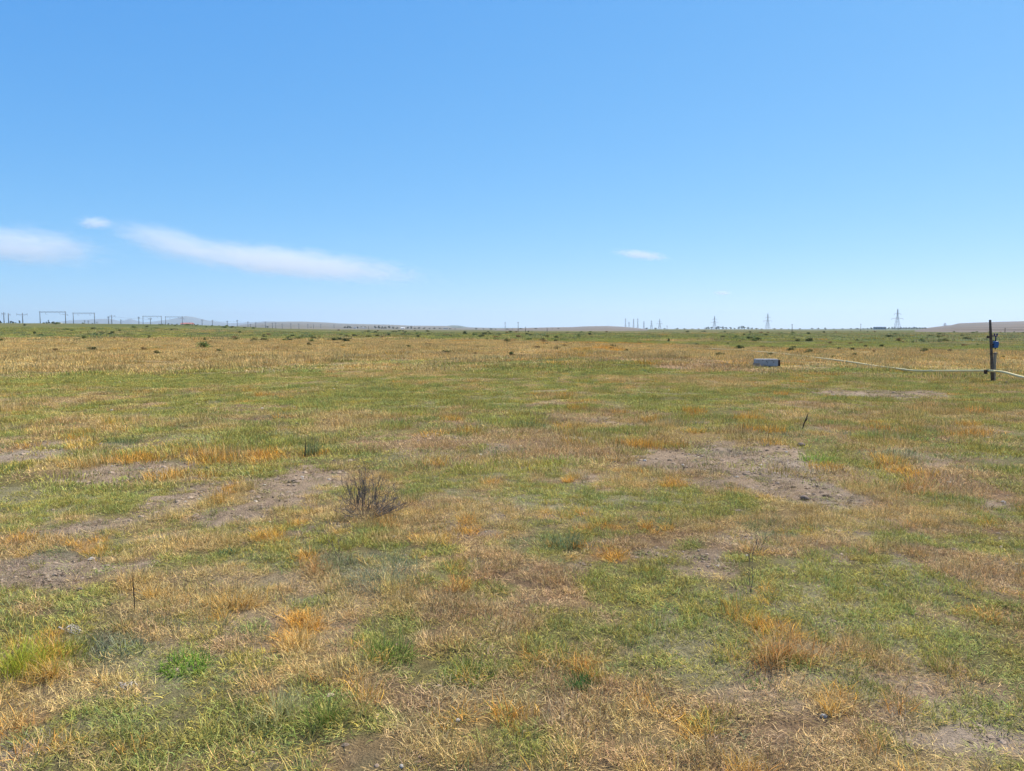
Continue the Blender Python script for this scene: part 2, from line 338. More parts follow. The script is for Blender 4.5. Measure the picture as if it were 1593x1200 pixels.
hill('hill', [(340, 514), (380, 505), (410, 502), (450, 500.5), (470, 500.5), (500, 501.5), (530, 503.5), (565, 504.5), (610, 505.5), (640, 507), (690, 507.2), (725, 509.5), (760, 510.5), (830, 512), (900, 515)], 900, 5200, (0.09, 0.09, 0.065), (0.20, 0.16, 0.12), 'long low hazy hill left of the middle', 4)
hill('hill', [(560, 515), (640, 513), (680, 509), (705, 506.2), (716, 507), (730, 509.5), (770, 510.3), (830, 510.5), (880, 511), (960, 514)], 1500, 6500, (0.06, 0.08, 0.055), (0.12, 0.12, 0.08), 'small blue-green knoll in the far middle', 6)
hill('hill', [(740, 515), (790, 511), (850, 509.6), (890, 509), (915, 507.8), (945, 507.4), (970, 508.6), (990, 510.5), (1010, 513), (1040, 515)], 520, 3000, (0.085, 0.078, 0.058), (0.20, 0.15, 0.115), 'low rounded reddish-grey hill in the middle distance', 9)
hill('hill', [(960, 516), (1010, 514), (1100, 513.6), (1200, 513), (1300, 511.8), (1400, 510.8), (1500, 510), (1700, 510)], 800, 2700, (0.05, 0.075, 0.04), (0.12, 0.13, 0.07), 'flat grey-green rise along the right horizon', 12)
HR = [(1405, 515), (1440, 510.5), (1460, 508), (1478, 506), (1490, 503.2), (1520, 502.2), (1560, 501), (1593, 500), (1700, 498), (1900, 497), (2200, 500)]
hill('hill', HR, 300, 2200, (0.08, 0.066, 0.05), (0.165, 0.122, 0.092), 'bare brown flat-topped hill at the right edge', 15)

# ------------------------------------------------------------------ blades of grass
def blades(n, Rr, len_, lean, curl, width, segs=3, z0=0.0, seed=0, xy=None, twist=0.6, ragged=False):
    """n bent ribbons; returns verts, faces, per-vertex value `bv` (one random number per blade)"""
    g = np.random.default_rng(seed); V = []; Fc = []; BV = []
    rr = Rr * np.sqrt(g.random(n)); an = g.random(n) * 2 * math.pi
    if ragged:                                   # several loose bunches with strays between them
        rr = Rr * np.abs(g.normal(0, 0.75, n)); nb = int(g.integers(4, 8)); ba = g.random(nb) * 6.283; bi = g.integers(0, nb, n)
        an = np.where(g.random(n) < 0.65, ba[bi] + g.normal(0, 0.28, n), an)
    for i in range(n):
        L = g.uniform(*len_); ln = R(g.uniform(*lean)); hd = g.random() * 2 * math.pi if g.random() < 0.4 else an[i] + g.normal(0, 0.7)
        cu = R(g.uniform(*curl)); w = g.uniform(*width); yaw = g.normal(0, twist)
        p = np.array([rr[i] * math.cos(an[i]), rr[i] * math.sin(an[i]), g.uniform(0, z0) if z0 else -0.004])
        o = len(V); step = L / segs; face = hd + math.pi / 2 + g.normal(0, 0.5); v = g.random()
        for k in range(segs + 1):
            ww = w * (1 - (k / segs) ** 1.6) / 2 if k else w * 0.4
            if k == segs: V.append(p.copy()); BV.append(v)
            else:
                s = np.array([math.cos(face), math.sin(face), 0.25 * math.sin(i)]) * ww
                V.append(p - s); V.append(p + s); BV += [v, v]
            ca = ln + cu * (k / segs)
            p = p + step * np.array([math.sin(ca) * math.cos(hd), math.sin(ca) * math.sin(hd), math.cos(ca)])
            if p[2] < 0.002: p[2] = 0.002
            hd += yaw / segs
        for k in range(segs - 1): Fc.append((o + 2 * k, o + 2 * k + 1, o + 2 * k + 3, o + 2 * k + 2))
        Fc.append((o + 2 * segs - 2, o + 2 * segs - 1, o + 2 * segs))
    return V, Fc, BV
def blade_mesh(name, parts, mat):
    V, Fc, BV = [], [], []
    for (v, f, b) in parts:
        o = len(V); V += list(v); Fc += [tuple(i + o for i in q) for q in f]; BV += b
    me = new_mesh(name, V, Fc); at = me.attributes.new('bv', 'FLOAT', 'POINT'); at.data.foreach_set('value', np.array(BV, dtype=np.float32))
    me.materials.append(mat); return me
#           near                                                    middle                                                 far                                                   very far
SPEC = {
 'G': [(46, .062, (.02, .058), (8, 75), (10, 120), (.0022, .0037), 3), (100, .22, (.03, .075), (8, 70), (10, 80), (.005, .009), 2), (110, .65, (.05, .10), (8, 60), (5, 40), (.018, .032), 2), (110, 1.7, (.10, .20), (5, 55), (0, 40), (.06, .10), 2)],
 'D': [(56, .08, (.018, .062), (25, 92), (-80, 110), (.0015, .0027), 4), (120, .24, (.03, .085), (20, 88), (-40, 70), (.0038, .007), 2), (110, .65, (.07, .17), (15, 70), (0, 40), (.016, .03), 2), (110, 1.7, (.14, .30), (5, 60), (0, 40), (.05, .09), 2)],
 'O': [(38, .05, (.035, .11), (6, 62), (5, 90), (.0018, .003), 4), (80, .18, (.06, .13), (5, 55), (5, 70), (.0045, .008), 2), (110, .6, (.10, .22), (5, 50), (0, 45), (.016, .028), 2), (110, 1.6, (.18, .34), (5, 45), (0, 40), (.05, .085), 2)],
 'S': [(48, .06, (.016, .045), (10, 85), (0, 60), (.003, .006), 2), (95, .2, (.025, .07), (10, 75), (0, 50), (.006, .011), 2), (110, .6, (.05, .12), (10, 65), (0, 40), (.02, .036), 2), (110, 1.6, (.12, .26), (5, 60), (0, 40), (.06, .11), 2)],
}
MATG = {'G': mat_grass('green_blades', (0.46, 0.36, 0.14), 0.22), 'D': mat_grass('straw_blades', (0.30, 0.27, 0.09), 0.15, transl=0.12),
        'O': mat_grass('orange_straw_blades', (0.52, 0.38, 0.15), 0.25, transl=0.14), 'S': mat_grass('herb_leaves', (0.36, 0.29, 0.17), 0.2, transl=0.3)}
NV = 5
def protos(k):
    c = bpy.data.collections.new('blade_source_' + k)       # never linked to the scene: only the scatter below uses it
    for l, sp in enumerate(SPEC[k]):
        for v in range(NV):
            nm = 'tuft_source_%s_%d%d' % (k, l, v)
            me = blade_mesh(nm, [blades(sp[0], sp[1], sp[2], sp[3], sp[4], sp[5], sp[6], 0.015 if k == 'D' and l == 0 else 0, 100 * l + v + ord(k))], MATG[k])
            c.objects.link(bpy.data.objects.new(nm, me))
    return c
def sample(r0, r1, half, dens):
    n = int((half * math.pi / 180) * (r1 * r1 - r0 * r0) * dens)
    r = np.sqrt(rng.random(n) * (r1 * r1 - r0 * r0) + r0 * r0); t = (rng.random(n) * 2 - 1) * half * math.pi / 180
    return r * np.sin(t), r * np.cos(t)
PTS = {k: [] for k in 'GDOS'}
TINT = {'G': (0.40, 0.39, 0.108), 'D': (0.64, 0.455, 0.185), 'O': (0.76, 0.40, 0.08), 'R': (0.56, 0.38, 0.18), 'S': (0.34, 0.335, 0.155)}
for lod, (r0, r1, half, dens) in enumerate([(1.6, 9.5, 50, 300), (8.0, 33, 41, 42), (27, 125, 39, 4.6), (105, 330, 38, 0.42)]):
    x, y = sample(r0, r1, half, dens); d = np.hypot(x, y)
    keep = np.ones(len(x), bool)
    if lod: keep &= rng.random(len(x)) < sstep(r0, r0 * 1.18, d) + 0.0
    keep &= rng.random(len(x)) < 1 - sstep(r1 * 0.82, r1, d)
    x, y = x[keep], y[keep]; A = weights(x, y)
    u = rng.random(len(x)); cls = (u[None, :] > np.cumsum(A, 0)).sum(0).clip(0, 5)
    n_t = fbm(x, y, 0.5 if lod < 2 else 4, 3, seed=51); n_c = fbm(x, y, (0.17, 0.55, 1.8, 7.0)[lod], 2, seed=81)
    for i in range(len(x)):
        k = CLS[cls[i]]; sx = rng.uniform(0.75, 1.25); sz = sx * rng.uniform(0.75, 1.25) * min(1.7, max(.35, 1 + .7 * n_c[i]))
        if n_c[i] < -.45 and rng.random() < .65: continue
        if k == 'B':
            if rng.random() > 0.72: continue
            k2 = rng.choice(['D', 'S', 'G'], p=[.66, .2, .14]); t = np.array({'D': (0.42, 0.31, 0.21), 'S': TINT['S'], 'G': TINT['G']}[k2]) * rng.uniform(.6, 1.15); sx *= rng.uniform(.5, 1.05); sz *= 0.5
        elif k == 'R': k2 = 'D'; t = np.array(TINT['R']); sz *= 0.85
        else: k2 = k; t = np.array(TINT[k])
        if k == 'D' and rng.random() < 0.12: k2 = 'O'
        if lod == 3 and n_t[i] > .1 and rng.random() < .16: k2 = 'S'; t = np.array((0.22, 0.25, 0.095)); sz *= 1.7; sx *= .8
        t = t * rng.uniform(0.82, 1.18) * (1 + 0.14 * n_t[i]); t = t * np.array([1 + rng.normal(0, 0.07), 1, 1 + rng.normal(0, 0.10)])
        if k == 'G':
            q = rng.random()
            if q < 0.35: t = t * np.array([1.25, 1.04, 0.9])      # yellowing
            elif q > 0.8: t = t * np.array([0.78, 0.95, 1.0])
        PTS[k2].append((x[i], y[i], lod * NV + int(rng.integers(NV)), rng.uniform(0, 6.283), sx, sz, *t.clip(0.01, 0.8)))
def scatter(name, k, label):
    P = np.array(PTS[k]); n = len(P)
    z = H(P[:, 0], P[:, 1]); me = bpy.data.meshes.new(name); me.vertices.add(n)
    me.vertices.foreach_set('co', np.stack([P[:, 0], P[:, 1], z], 1).ravel()); me.update()
    a = me.attributes.new('vi', 'INT', 'POINT'); a.data.foreach_set('value', P[:, 2].astype(np.int32))
    rot = np.zeros((n, 3)); rot[:, 2] = P[:, 3]
    a = me.attributes.new('rot', 'FLOAT_VECTOR', 'POINT'); a.data.foreach_set('vector', rot.astype(np.float32).ravel())
    a = me.attributes.new('scl', 'FLOAT_VECTOR', 'POINT'); a.data.foreach_set('vector', P[:, [4, 4, 5]].astype(np.float32).ravel())
    a = me.attributes.new('tint', 'FLOAT_COLOR', 'POINT'); a.data.foreach_set('color', np.concatenate([P[:, 6:9], np.ones((n, 1))], 1).astype(np.float32).ravel())
    o = bpy.data.objects.new(name, me); COL.objects.link(o); me.materials.append(MATG[k])
    ng = bpy.data.node_groups.new('scatter_' + name, 'GeometryNodeTree')
    ng.interface.new_socket('Geometry', in_out='INPUT', socket_type='NodeSocketGeometry'); ng.interface.new_socket('Geometry', in_out='OUTPUT', socket_type='NodeSocketGeometry')
    N = ng.nodes.new; L = ng.links.new
    gi, go, ip, ci = N('NodeGroupInput'), N('NodeGroupOutput'), N('GeometryNodeInstanceOnPoints'), N('GeometryNodeCollectionInfo')
    ci.inputs['Collection'].default_value = protos(k); ci.inputs['Separate Children'].default_value = True; ci.inputs['Reset Children'].default_value = True
    def na(nm, ty):
        q = N('GeometryNodeInputNamedAttribute'); q.data_type = ty; q.inputs['Name'].default_value = nm
        return [s for s in q.outputs if s.enabled and s.name == 'Attribute'][0]
    ip.inputs['Pick Instance'].default_value = True
    L(gi.outputs[0], ip.inputs['Points']); L(ci.outputs[0], ip.inputs['Instance']); L(na('vi', 'INT'), ip.inputs['Instance Index'])
    L(na('rot', 'FLOAT_VECTOR'), ip.inputs['Rotation']); L(na('scl', 'FLOAT_VECTOR'), ip.inputs['Scale']); L(ip.outputs[0], go.inputs[0])
    mod = o.modifiers.new('scatter', 'NODES'); mod.node_group = ng
    tag(o, label, 'grass', None, 'stuff'); print(name, n)
scatter('green_grass', 'G', 'short green grass growing in patches over the field')
scatter('dry_grass', 'D', 'flattened straw-coloured and reddish dry grass matted over the field')
scatter('orange_grass', 'O', 'upright orange dry grass in scattered clumps and a far belt')
scatter('low_herbs', 'S', 'low grey-green weeds between the grass')

# ------------------------------------------------------------------ clods and small stones on the bare earth (too many to count)
def lump(seed, n=7):
    g = np.random.default_rng(seed); mb = MB(); vs = []; rows = [(0.0, 1.0)] 
    for lat in (-0.6, 0.15, 0.8):
        rr = math.sqrt(1 - min(0.99, abs(lat)) ** 2)
        for k in range(n):
            a = 2 * math.pi * k / n + lat; q = g.uniform(0.72, 1.2)
            vs.append((rr * math.cos(a) * q, rr * math.sin(a) * q * 0.85, lat * 0.6 * g.uniform(0.8, 1.15)))
    vs += [(0, 0, -0.6), (g.normal(0, .1), g.normal(0, .1), 0.68)]
    fs = [tuple((r * n + k, r * n + (k + 1) % n, (r + 1) * n + (k + 1) % n, (r + 1) * n + k)) for r in range(2) for k in range(n)]
    fs += [(3 * n, (k + 1) % n, k) for k in range(n)] + [(3 * n + 1, 2 * n + k, 2 * n + (k + 1) % n) for k in range(n)]
    return vs, fs
def mat_clod():
    m, n, out = mat_base('clod_earth'); L = n.links.new
    t = n.nodes.new('ShaderNodeAttribute'); t.attribute_type = 'INSTANCER'; t.attribute_name = 'tint'
    tc = n.nodes.new('ShaderNodeTexCoord'); q = n.nodes.new('ShaderNodeTexNoise'); q.inputs['Scale'].default_value = 3; L(tc.outputs['Object'], q.inputs['Vector'])
    r = n.nodes.new('ShaderNodeMapRange'); r.inputs['To Min'].default_value = 0.6; r.inputs['To Max'].default_value = 1.4; L(q.outputs['Fac'], r.inputs['Value'])
    vm = n.nodes.new('ShaderNodeVectorMath'); vm.operation = 'SCALE'; L(t.outputs['Color'], vm.inputs[0]); L(r.outputs[0], vm.inputs['Scale'])
    b = n.nodes.new('ShaderNodeBsdfDiffuse'); L(vm.outputs[0], b.inputs[0]); L(b.outputs[0], out.inputs[0]); return m
MATG['C'] = mat_clod(); PTS['C'] = []
_old_protos = protos
def protos(k):
    if k != 'C': return _old_protos(k)
    c = bpy.data.collections.new('clod_source')
    for v in range(6):
        vs_, fs_ = lump(v); me = new_mesh('clod_source_%d' % v, vs_, fs_); me.materials.append(MATG['C']); c.objects.link(bpy.data.objects.new('clod_source_%d' % v, me))
    return c
for (r0, r1, dens, sz0, sz1) in [(1.8, 8, 520, .004, .018), (6, 17, 190, .007, .032), (14, 30, 30, .015, .05)]:
    x, y = sample(r0, r1, 42, dens); A = weights(x, y)
    k = rng.random(len(x)) < A[0] * 0.9 + 0.03
    for xx, yy in zip(x[k], y[k]):
        sz = sz0 + (sz1 - sz0) * rng.random() ** 3.5; t = np.array((0.30, 0.225, 0.16)) * rng.uniform(0.45, 1.4)
        if rng.random() < 0.035: t = np.array((0.48, 0.42, 0.35))
        PTS['C'].append((xx, yy, int(rng.integers(6)), rng.uniform(0, 6.28), sz * rng.uniform(.8, 1.4), sz * rng.uniform(.6, 1), *t))
scatter('soil_clods', 'C', 'crumbs of earth and small stones on the bare ground')
bpy.data.objects['soil_clods']['category'] = 'soil'

# ------------------------------------------------------------------ materials of things
M = {
 'dark_wood': mat_noise('dark_wood', (0.045, 0.033, 0.025), (0.16, 0.12, 0.09), 16, 0.8, 0.6),
 'concrete': mat_noise('concrete', (0.30, 0.29, 0.28), (0.46, 0.45, 0.43), 6, 0.9, 0.5, c3=(0.22, 0.20, 0.18)),
 'stub': mat_noise('stub_concrete', (0.26, 0.215, 0.16), (0.40, 0.34, 0.26), 10, 0.9, 0.5),
 'pipe': mat_noise('pipe_paint', (0.58, 0.49, 0.25), (0.72, 0.62, 0.35), 1.1, 0.85, 0.1, c3=(0.42, 0.30, 0.16)),
 'blue': mat_noise('blue_paint', (0.025, 0.09, 0.24), (0.05, 0.14, 0.33), 14, 0.4, 0.1),
 'navy': mat_noise('navy_paint', (0.015, 0.02, 0.09), (0.03, 0.035, 0.13), 14, 0.4),
 'rust': mat_noise('rusted_steel', (0.03, 0.022, 0.018), (0.09, 0.05, 0.03), 20, 0.8, 0.3),
 'steel': mat_noise('galvanised_steel', (0.20, 0.21, 0.23), (0.30, 0.31, 0.33), 2, 0.6, metallic=0.0),
 'mast': mat_noise('mast_concrete', (0.15, 0.155, 0.165), (0.23, 0.235, 0.24), 2, 0.9),
 'dark_steel': mat_noise('dark_steel', (0.09, 0.095, 0.105), (0.14, 0.145, 0.155), 2, 0.6),
 'white_wall': mat_noise('white_wall', (0.62, 0.60, 0.56), (0.75, 0.73, 0.70), 1, 0.9),
 'cream_wall': mat_noise('cream_wall', (0.50, 0.38, 0.26), (0.60, 0.47, 0.33), 1, 0.9),
 'grey_wall': mat_noise('grey_wall', (0.26, 0.27, 0.28), (0.38, 0.38, 0.38), 0.6, 0.9),
 'red_roof': mat_noise('red_roof', (0.34, 0.13, 0.11), (0.46, 0.20, 0.17), 2, 0.85),
 'grey_roof': mat_noise('grey_roof', (0.20, 0.20, 0.20), (0.30, 0.29, 0.28), 2, 0.85),
 'window': mat_noise('window_glass', (0.03, 0.04, 0.05), (0.06, 0.07, 0.09), 2, 0.15),
 'door': mat_noise('door_wood', (0.10, 0.06, 0.04), (0.16, 0.10, 0.06), 4, 0.6),
 'bark': mat_noise('bark', (0.06, 0.045, 0.03), (0.12, 0.09, 0.065), 12, 0.95, 0.5),
 'twig': mat_noise('dead_twig', (0.075, 0.062, 0.056), (0.20, 0.17, 0.15), 30, 0.9),
 'stalk': mat_noise('dead_stalk_bark', (0.03, 0.018, 0.016), (0.07, 0.045, 0.035), 40, 0.9),
 'scrap': mat_noise('white_scrap', (0.45, 0.38, 0.30), (0.66, 0.59, 0.50), 30, 0.6),
 'stone': mat_noise('pale_stone', (0.40, 0.36, 0.31), (0.58, 0.54, 0.48), 30, 0.9, 0.4),
 'brown_stone': mat_noise('brown_stone', (0.16, 0.11, 0.08), (0.28, 0.21, 0.16), 30, 0.9, 0.4),
 'road': mat_noise('road_earth', (0.34, 0.27, 0.21), (0.44, 0.36, 0.29), 0.2, 0.95),
}
def leaf_mat(name, tint, alt): return mat_grass(name, alt, 0.2, False, tint, 0.3)
LM = {'dark': leaf_mat('leaves_dark', (0.075, 0.10, 0.04), (0.13, 0.14, 0.06)), 'olive': leaf_mat('leaves_olive', (0.17, 0.18, 0.065), (0.26, 0.22, 0.09)),
      'green': leaf_mat('leaves_green', (0.19, 0.24, 0.075), (0.28, 0.28, 0.11)), 'brown': leaf_mat('leaves_brown', (0.30, 0.21, 0.09), (0.40, 0.28, 0.13))}
def leaf_cloud(clumps, n, size, seed):
    """n leaf faces spread through the given clumps (centre, radii)"""
    g = np.random.default_rng(seed); V = []; Fc = []; BV = []
    wts = np.array([c[1][0] * c[1][1] * c[1][2] for c in clumps]); wts = wts ** 0.7; wts /= wts.sum()
    for i in range(n):
        c, rad = clumps[g.choice(len(clumps), p=wts)]
        v = g.normal(size=3); v /= np.linalg.norm(v); v *= g.random() ** 0.45
        p = np.array(c) + v * np.array(rad); a = g.normal(size=3); a /= np.linalg.norm(a); b = np.cross(a, g.normal(size=3)); b /= np.linalg.norm(b)
        s = size * g.uniform(0.6, 1.4); o = len(V); V += [p - a * s, p - b * s * 0.55, p + a * s, p + b * s * 0.55]; Fc.append((o, o + 1, o + 2, o + 3)); BV += [g.random()] * 4
    return V, Fc, BV
def shrub_mesh(name, mat, seed, n=260):
    g = np.random.default_rng(seed); cl = []
    for k in range(7):
        a = g.random() * 6.28; r = g.uniform(0, 0.32)
        cl.append(((r * math.cos(a), r * math.sin(a), g.uniform(0.25, 0.7)), (g.uniform(.13, .27), g.uniform(.13, .27), g.uniform(.14, .3))))
    cl.append(((0, 0, 0.22), (0.42, 0.42, 0.2)))
    return blade_mesh(name, [leaf_cloud(cl, n, 0.075, seed)], mat)
def stem_mesh(name, seed):
    g = random.Random(seed); mb = MB()
    for k in range(6):
        a = g.random() * 6.28; l = g.uniform(.35, .75)
        mb.tube([(0, 0, -0.05), (.12 * math.cos(a), .12 * math.sin(a), l * .5), (.28 * math.cos(a), .28 * math.sin(a), l)], [.02, .014, .005], 5)
    me = new_mesh(name, mb.v, mb.f); me.materials.append(M['bark']); return me
SHM = {(k, v): shrub_mesh('shrub_foliage', LM[k], 10 * v + 3) for k in LM for v in range(3)}
STM = [stem_mesh('shrub_stem', v) for v in range(3)]
def shrub(x, y, w, h, k, label, group=None, name='shrub'):
    e = empty(name, (x, y, h1(x, y)), random.uniform(0, 6.28)); e.scale = (w * .95, w * .95, h * .85); tag(e, label, 'shrub', group); v = random.randrange(3)
    for nm, me in (('foliage', SHM[(k, v)]), ('stem', STM[v])):
        o = bpy.data.objects.new(nm, me); COL.objects.link(o); o.parent = e
    return e
def shrub_px(px, py, wpx, hpx, k, label, group=None):
    p = gpt(px, py); m = mpp(p.y); return shrub(p.x, p.y, wpx * m, hpx * m, k, label, group)

# shrubs the photograph lets one pick out
shrub_px(318, 543, 32, 17, 'green', 'largest pale green shrub standing in the straw belt, left')
shrub_px(131, 529, 18, 11, 'green', 'low green shrub on the front edge of the green belt, left of the largest shrub')
shrub_px(232, 527, 8, 8, 'olive', 'small upright olive shrub on the upper edge of the straw belt')
shrub_px(318, 531, 9, 9, 'olive', 'small olive shrub right behind the largest pale green shrub')
shrub_px(178, 529, 8, 7, 'brown', 'small brown shrub between the two leftmost green shrubs')
shrub_px(54, 521, 7, 8, 'dark', 'small dark upright shrub near the left edge in the green belt')
shrub_px(723, 521, 11, 9, 'dark', 'dark green tree-like bush standing alone left of the middle')
shrub_px(737, 523, 10, 7, 'green', 'rounded green bush right of the lone dark tree-like bush')
shrub_px(901, 526, 9, 9, 'green', 'tall green bush in front of the reddish-grey hill')
shrub_px(918, 522, 9, 6, 'dark', 'dark bush just right of the tall green bush below the reddish-grey hill')
shrub_px(950, 544, 9, 6, 'dark', 'small dark ball-shaped bush in the straw right of the middle')
shrub_px(1040, 532, 7, 8, 'dark', 'dark upright bush below the double pylons')
shrub_px(1105, 543, 14, 5, 'olive', 'low olive bush on the pale straw strip left of the concrete block')
shrub_px(1186, 541, 15, 5, 'olive', 'low wide olive bush just beyond the concrete block')
shrub_px(1234, 542, 14, 5, 'dark', 'low dark bush beyond the pipe, right of the concrete block')
shrub_px(1330, 555, 13, 9, 'olive', 'biggest olive bush behind the pipe')
shrub_px(1346, 557, 9, 8, 'brown', 'brown bush next to the biggest olive bush behind the pipe')
shrub_px(1298, 558, 17, 7, 'green', 'wide low green bush touching the pipe')
shrub_px(1272, 554, 10, 6, 'olive', 'small olive bush behind the pipe, left of the wide green bush')
shrub_px(1408, 559, 13, 6, 'olive', 'low olive bush behind the straight stretch of the pipe')
shrub_px(1360, 548, 9, 5, 'brown', 'small brown bush in the straw beyond the pipe')
shrub_px(1560, 557, 10, 5, 'dark', 'low dark bush just right of the dark post')
shrub_px(1258, 521, 9, 6, 'dark', 'dark bush pair on the far right plain near the thin pole')
shrub_px(1282, 518.6, 7, 5, 'dark', 'small dark bush under the lone round tree')
shrub_px(1334, 531, 12, 4, 'dark', 'flat dark bush on the far right plain')
n_s = 0
ZONE = [(64, 'at the left edge'), (160, 'below the first two gantries'), (290, 'below the third and fourth gantries'), (420, 'below the red-roofed house'), (560, 'below the row of single masts'), (700, 'below the far village'), (820, 'below the blue-green knoll'), (1000, 'below the reddish-grey hill'), (1150, 'below the grove'), (1260, 'below the second tallest pylon'), (1360, 'below the lone round tree'), (1450, 'below the tallest pylon'), (1540, 'left of the dark post'), (9999, 'right of the dark post')]
KN = {'dark': 'dark green', 'olive': 'olive', 'green': 'fresh green', 'brown': 'brown'}
def bush_label(px, k, what): return KN[k] + ' ' + what + ' ' + [z[1] for z in ZONE if px < z[0]][0]
for i in range(1000):
    px = random.uniform(-60, 1660); d = math.exp(random.uniform(math.log(92), math.log(430)))
    if fbm(np.array([px * 0.7]), np.array([d * 0.6]), 60, 3, seed=61)[0] < random.uniform(-0.2, 0.6): continue
    if n_s >= 290: break
    kk = random.choices(['dark', 'olive', 'green', 'brown'], [2.5, 4, 3, 1.6])[0]
    p = apt(px, d); s = random.uniform(0.25, 0.75) * (0.7 + d / 330)
    shrub(p.x, p.y, s * random.uniform(1.5, 3.4), s, kk, bush_label(px, kk, 'low bush on the far green belt'), 'bushes dotted over the far green belt'); n_s += 1
for i in range(80):
    px = random.uniform(-40, 1640); d = random.uniform(44, 95); p = apt(px, d); s = random.uniform(0.2, 0.42); kk = random.choice(['olive', 'brown', 'brown', 'dark'])
    shrub(p.x, p.y, s * random.uniform(1.4, 2.8), s, kk, bush_label(px, kk, 'little dry bush in the straw belt'), 'dry bushes in the straw belt')

# ------------------------------------------------------------------ far trees
def tree_parts(seed, mat, tall=1.0):
    g = np.random.default_rng(seed); cl = []
    for k in range(11):
        a = g.random() * 6.28; r = g.uniform(0, 0.30)
        cl.append(((r * math.cos(a), r * math.sin(a), g.uniform(0.36, 0.84)), (g.uniform(.10, .2), g.uniform(.10, .2), g.uniform(.09, .18))))
    crown = blade_mesh('crown', [leaf_cloud(cl, 520, 0.042, seed)], mat); mb = MB()
    mb.tube([(0, 0, -0.02), (0.01, 0, 0.2), (0.02, 0.01, 0.62)], [0.035, 0.026, 0.008], 7)
    for c, _ in cl[:6]: mb.tube([(0.01, 0, 0.26), (c[0] * .5, c[1] * .5, 0.3 + (c[2] - .3) * .55), c], [0.016, 0.010, 0.004], 5)
    tr = new_mesh('trunk', mb.v, mb.f); tr.materials.append(M['bark']); return tr, crown
LM['tree'] = leaf_mat('leaves_tree', (0.045, 0.065, 0.03), (0.08, 0.09, 0.04))
TRP = [tree_parts(200 + i, LM['tree']) for i in range(4)]
def tree(px, d, h, w, label, group=None):
    p = apt(px, d); e = empty('tree', p, random.uniform(0, 6.28)); e.scale = (w, w, h); tag(e, label, 'tree', group); t = random.choice(TRP)
    for nm, me in (('trunk', t[0]), ('crown', t[1])):
        o = bpy.data.objects.new(nm, me); COL.objects.link(o); o.parent = e
def trees(spec, d, label, group):
    for (px, hpx, wpx) in spec: tree(px, d * random.uniform(0.97, 1.03), hpx * mpp(d), wpx * mpp(d) * 1.35, label, group)
trees([(0, 9, 6), (4, 6, 5), (13, 3.5, 4), (19, 6, 5), (23, 5, 5), (27, 4, 4)], 570, 'dark tree in the clump at the left edge under the railway masts', 'trees at the left edge')
tree(33, 560, 3.2, 2.8, 'single dark tree at the foot of the armed railway mast')
trees([(71, 4, 5), (75, 5, 5), (78, 8, 4)], 575, 'dark tree between the legs of the first railway gantry', 'trees in the first gantry')
tree(130.5, 585, 1.9, 3.0, 'low dark tree between the legs of the second railway gantry')
trees([(209, 3, 5), (213, 3, 5), (230, 3, 4), (249, 4, 5), (254, 4, 6), (258, 4, 5), (263, 5, 6), (270, 4.5, 6), (276, 4.5, 6)], 820, 'dark tree in the row left of the red-roofed house', 'trees left of the red roof')
trees([(304, 5, 5), (308, 4.5, 5), (314, 3, 5), (332, 3, 5), (342, 3, 5)], 830, 'dark tree in the row right of the red-roofed house', 'trees right of the red roof')
trees([(417, 4, 6), (483, 4, 6), (537, 5, 6), (541, 6, 5), (546, 5.5, 6), (557, 4.5, 5), (564, 5, 6), (569, 5, 5), (585, 6, 6), (590, 6.5, 6), (595, 5.5, 5), (600, 5, 6), (606, 6, 5), (612, 5, 6), (618, 4.5, 5), (634, 5, 5), (640, 6, 5), (646, 3.5, 5), (652, 4, 6), (660, 3.5, 6), (668, 3, 6), (676, 3.5, 6), (685, 3, 6)], 1450, 'blue-green tree in the far village row left of the middle', 'village trees left of the middle')
trees([(1097, 4, 6), (1101, 5, 6), (1106, 4.5, 6), (1114, 5, 7), (1118, 6, 6), (1123, 5.5, 7), (1129, 4, 7), (1136, 4, 7), (1142, 3, 6)], 1750, 'dark tree in the grove behind the middle pylon', 'grove behind the middle pylon')
trees([(1148, 5, 5), (1152, 6.5, 6), (1157, 6, 6), (1163, 4.5, 6), (1168, 3.5, 5)], 1750, 'dark tree in the grove right of the middle pylon', 'grove right of the middle pylon')
trees([(px, random.uniform(1.8, 3.4), random.uniform(4, 8)) for px in (1005, 1019, 1033, 1052, 1064, 1077, 1086, 1176, 1184, 1203, 1214, 1226, 1243, 1262, 1271, 1296, 1309, 1322, 1333, 1343)], 1600, 'low dark tree in the thin line along the right horizon', 'thin tree line on the right horizon')
trees([(px, random.uniform(1.8, 3.2), random.uniform(4, 8)) for px in (700, 708, 741, 752, 764, 771, 789, 797, 811, 833, 842, 860, 868, 880)], 1300, 'low dark tree in the thin line below the middle hills', 'thin tree line below the middle hills')
tree(1282.5, 900, 3.6, 4.2, 'lone round tree on the right horizon')
trees([(1349, 3, 5), (1355, 4, 5), (1376, 3, 4), (1381, 4, 5), (1386, 5, 5), (1390, 5, 5)] + [(1395 + 4.3 * i, random.uniform(3.5, 5.2), 6) for i in range(11)], 1400, 'dark tree in the long belt at the foot of the tallest pylon', 'tree belt by the tallest pylon')

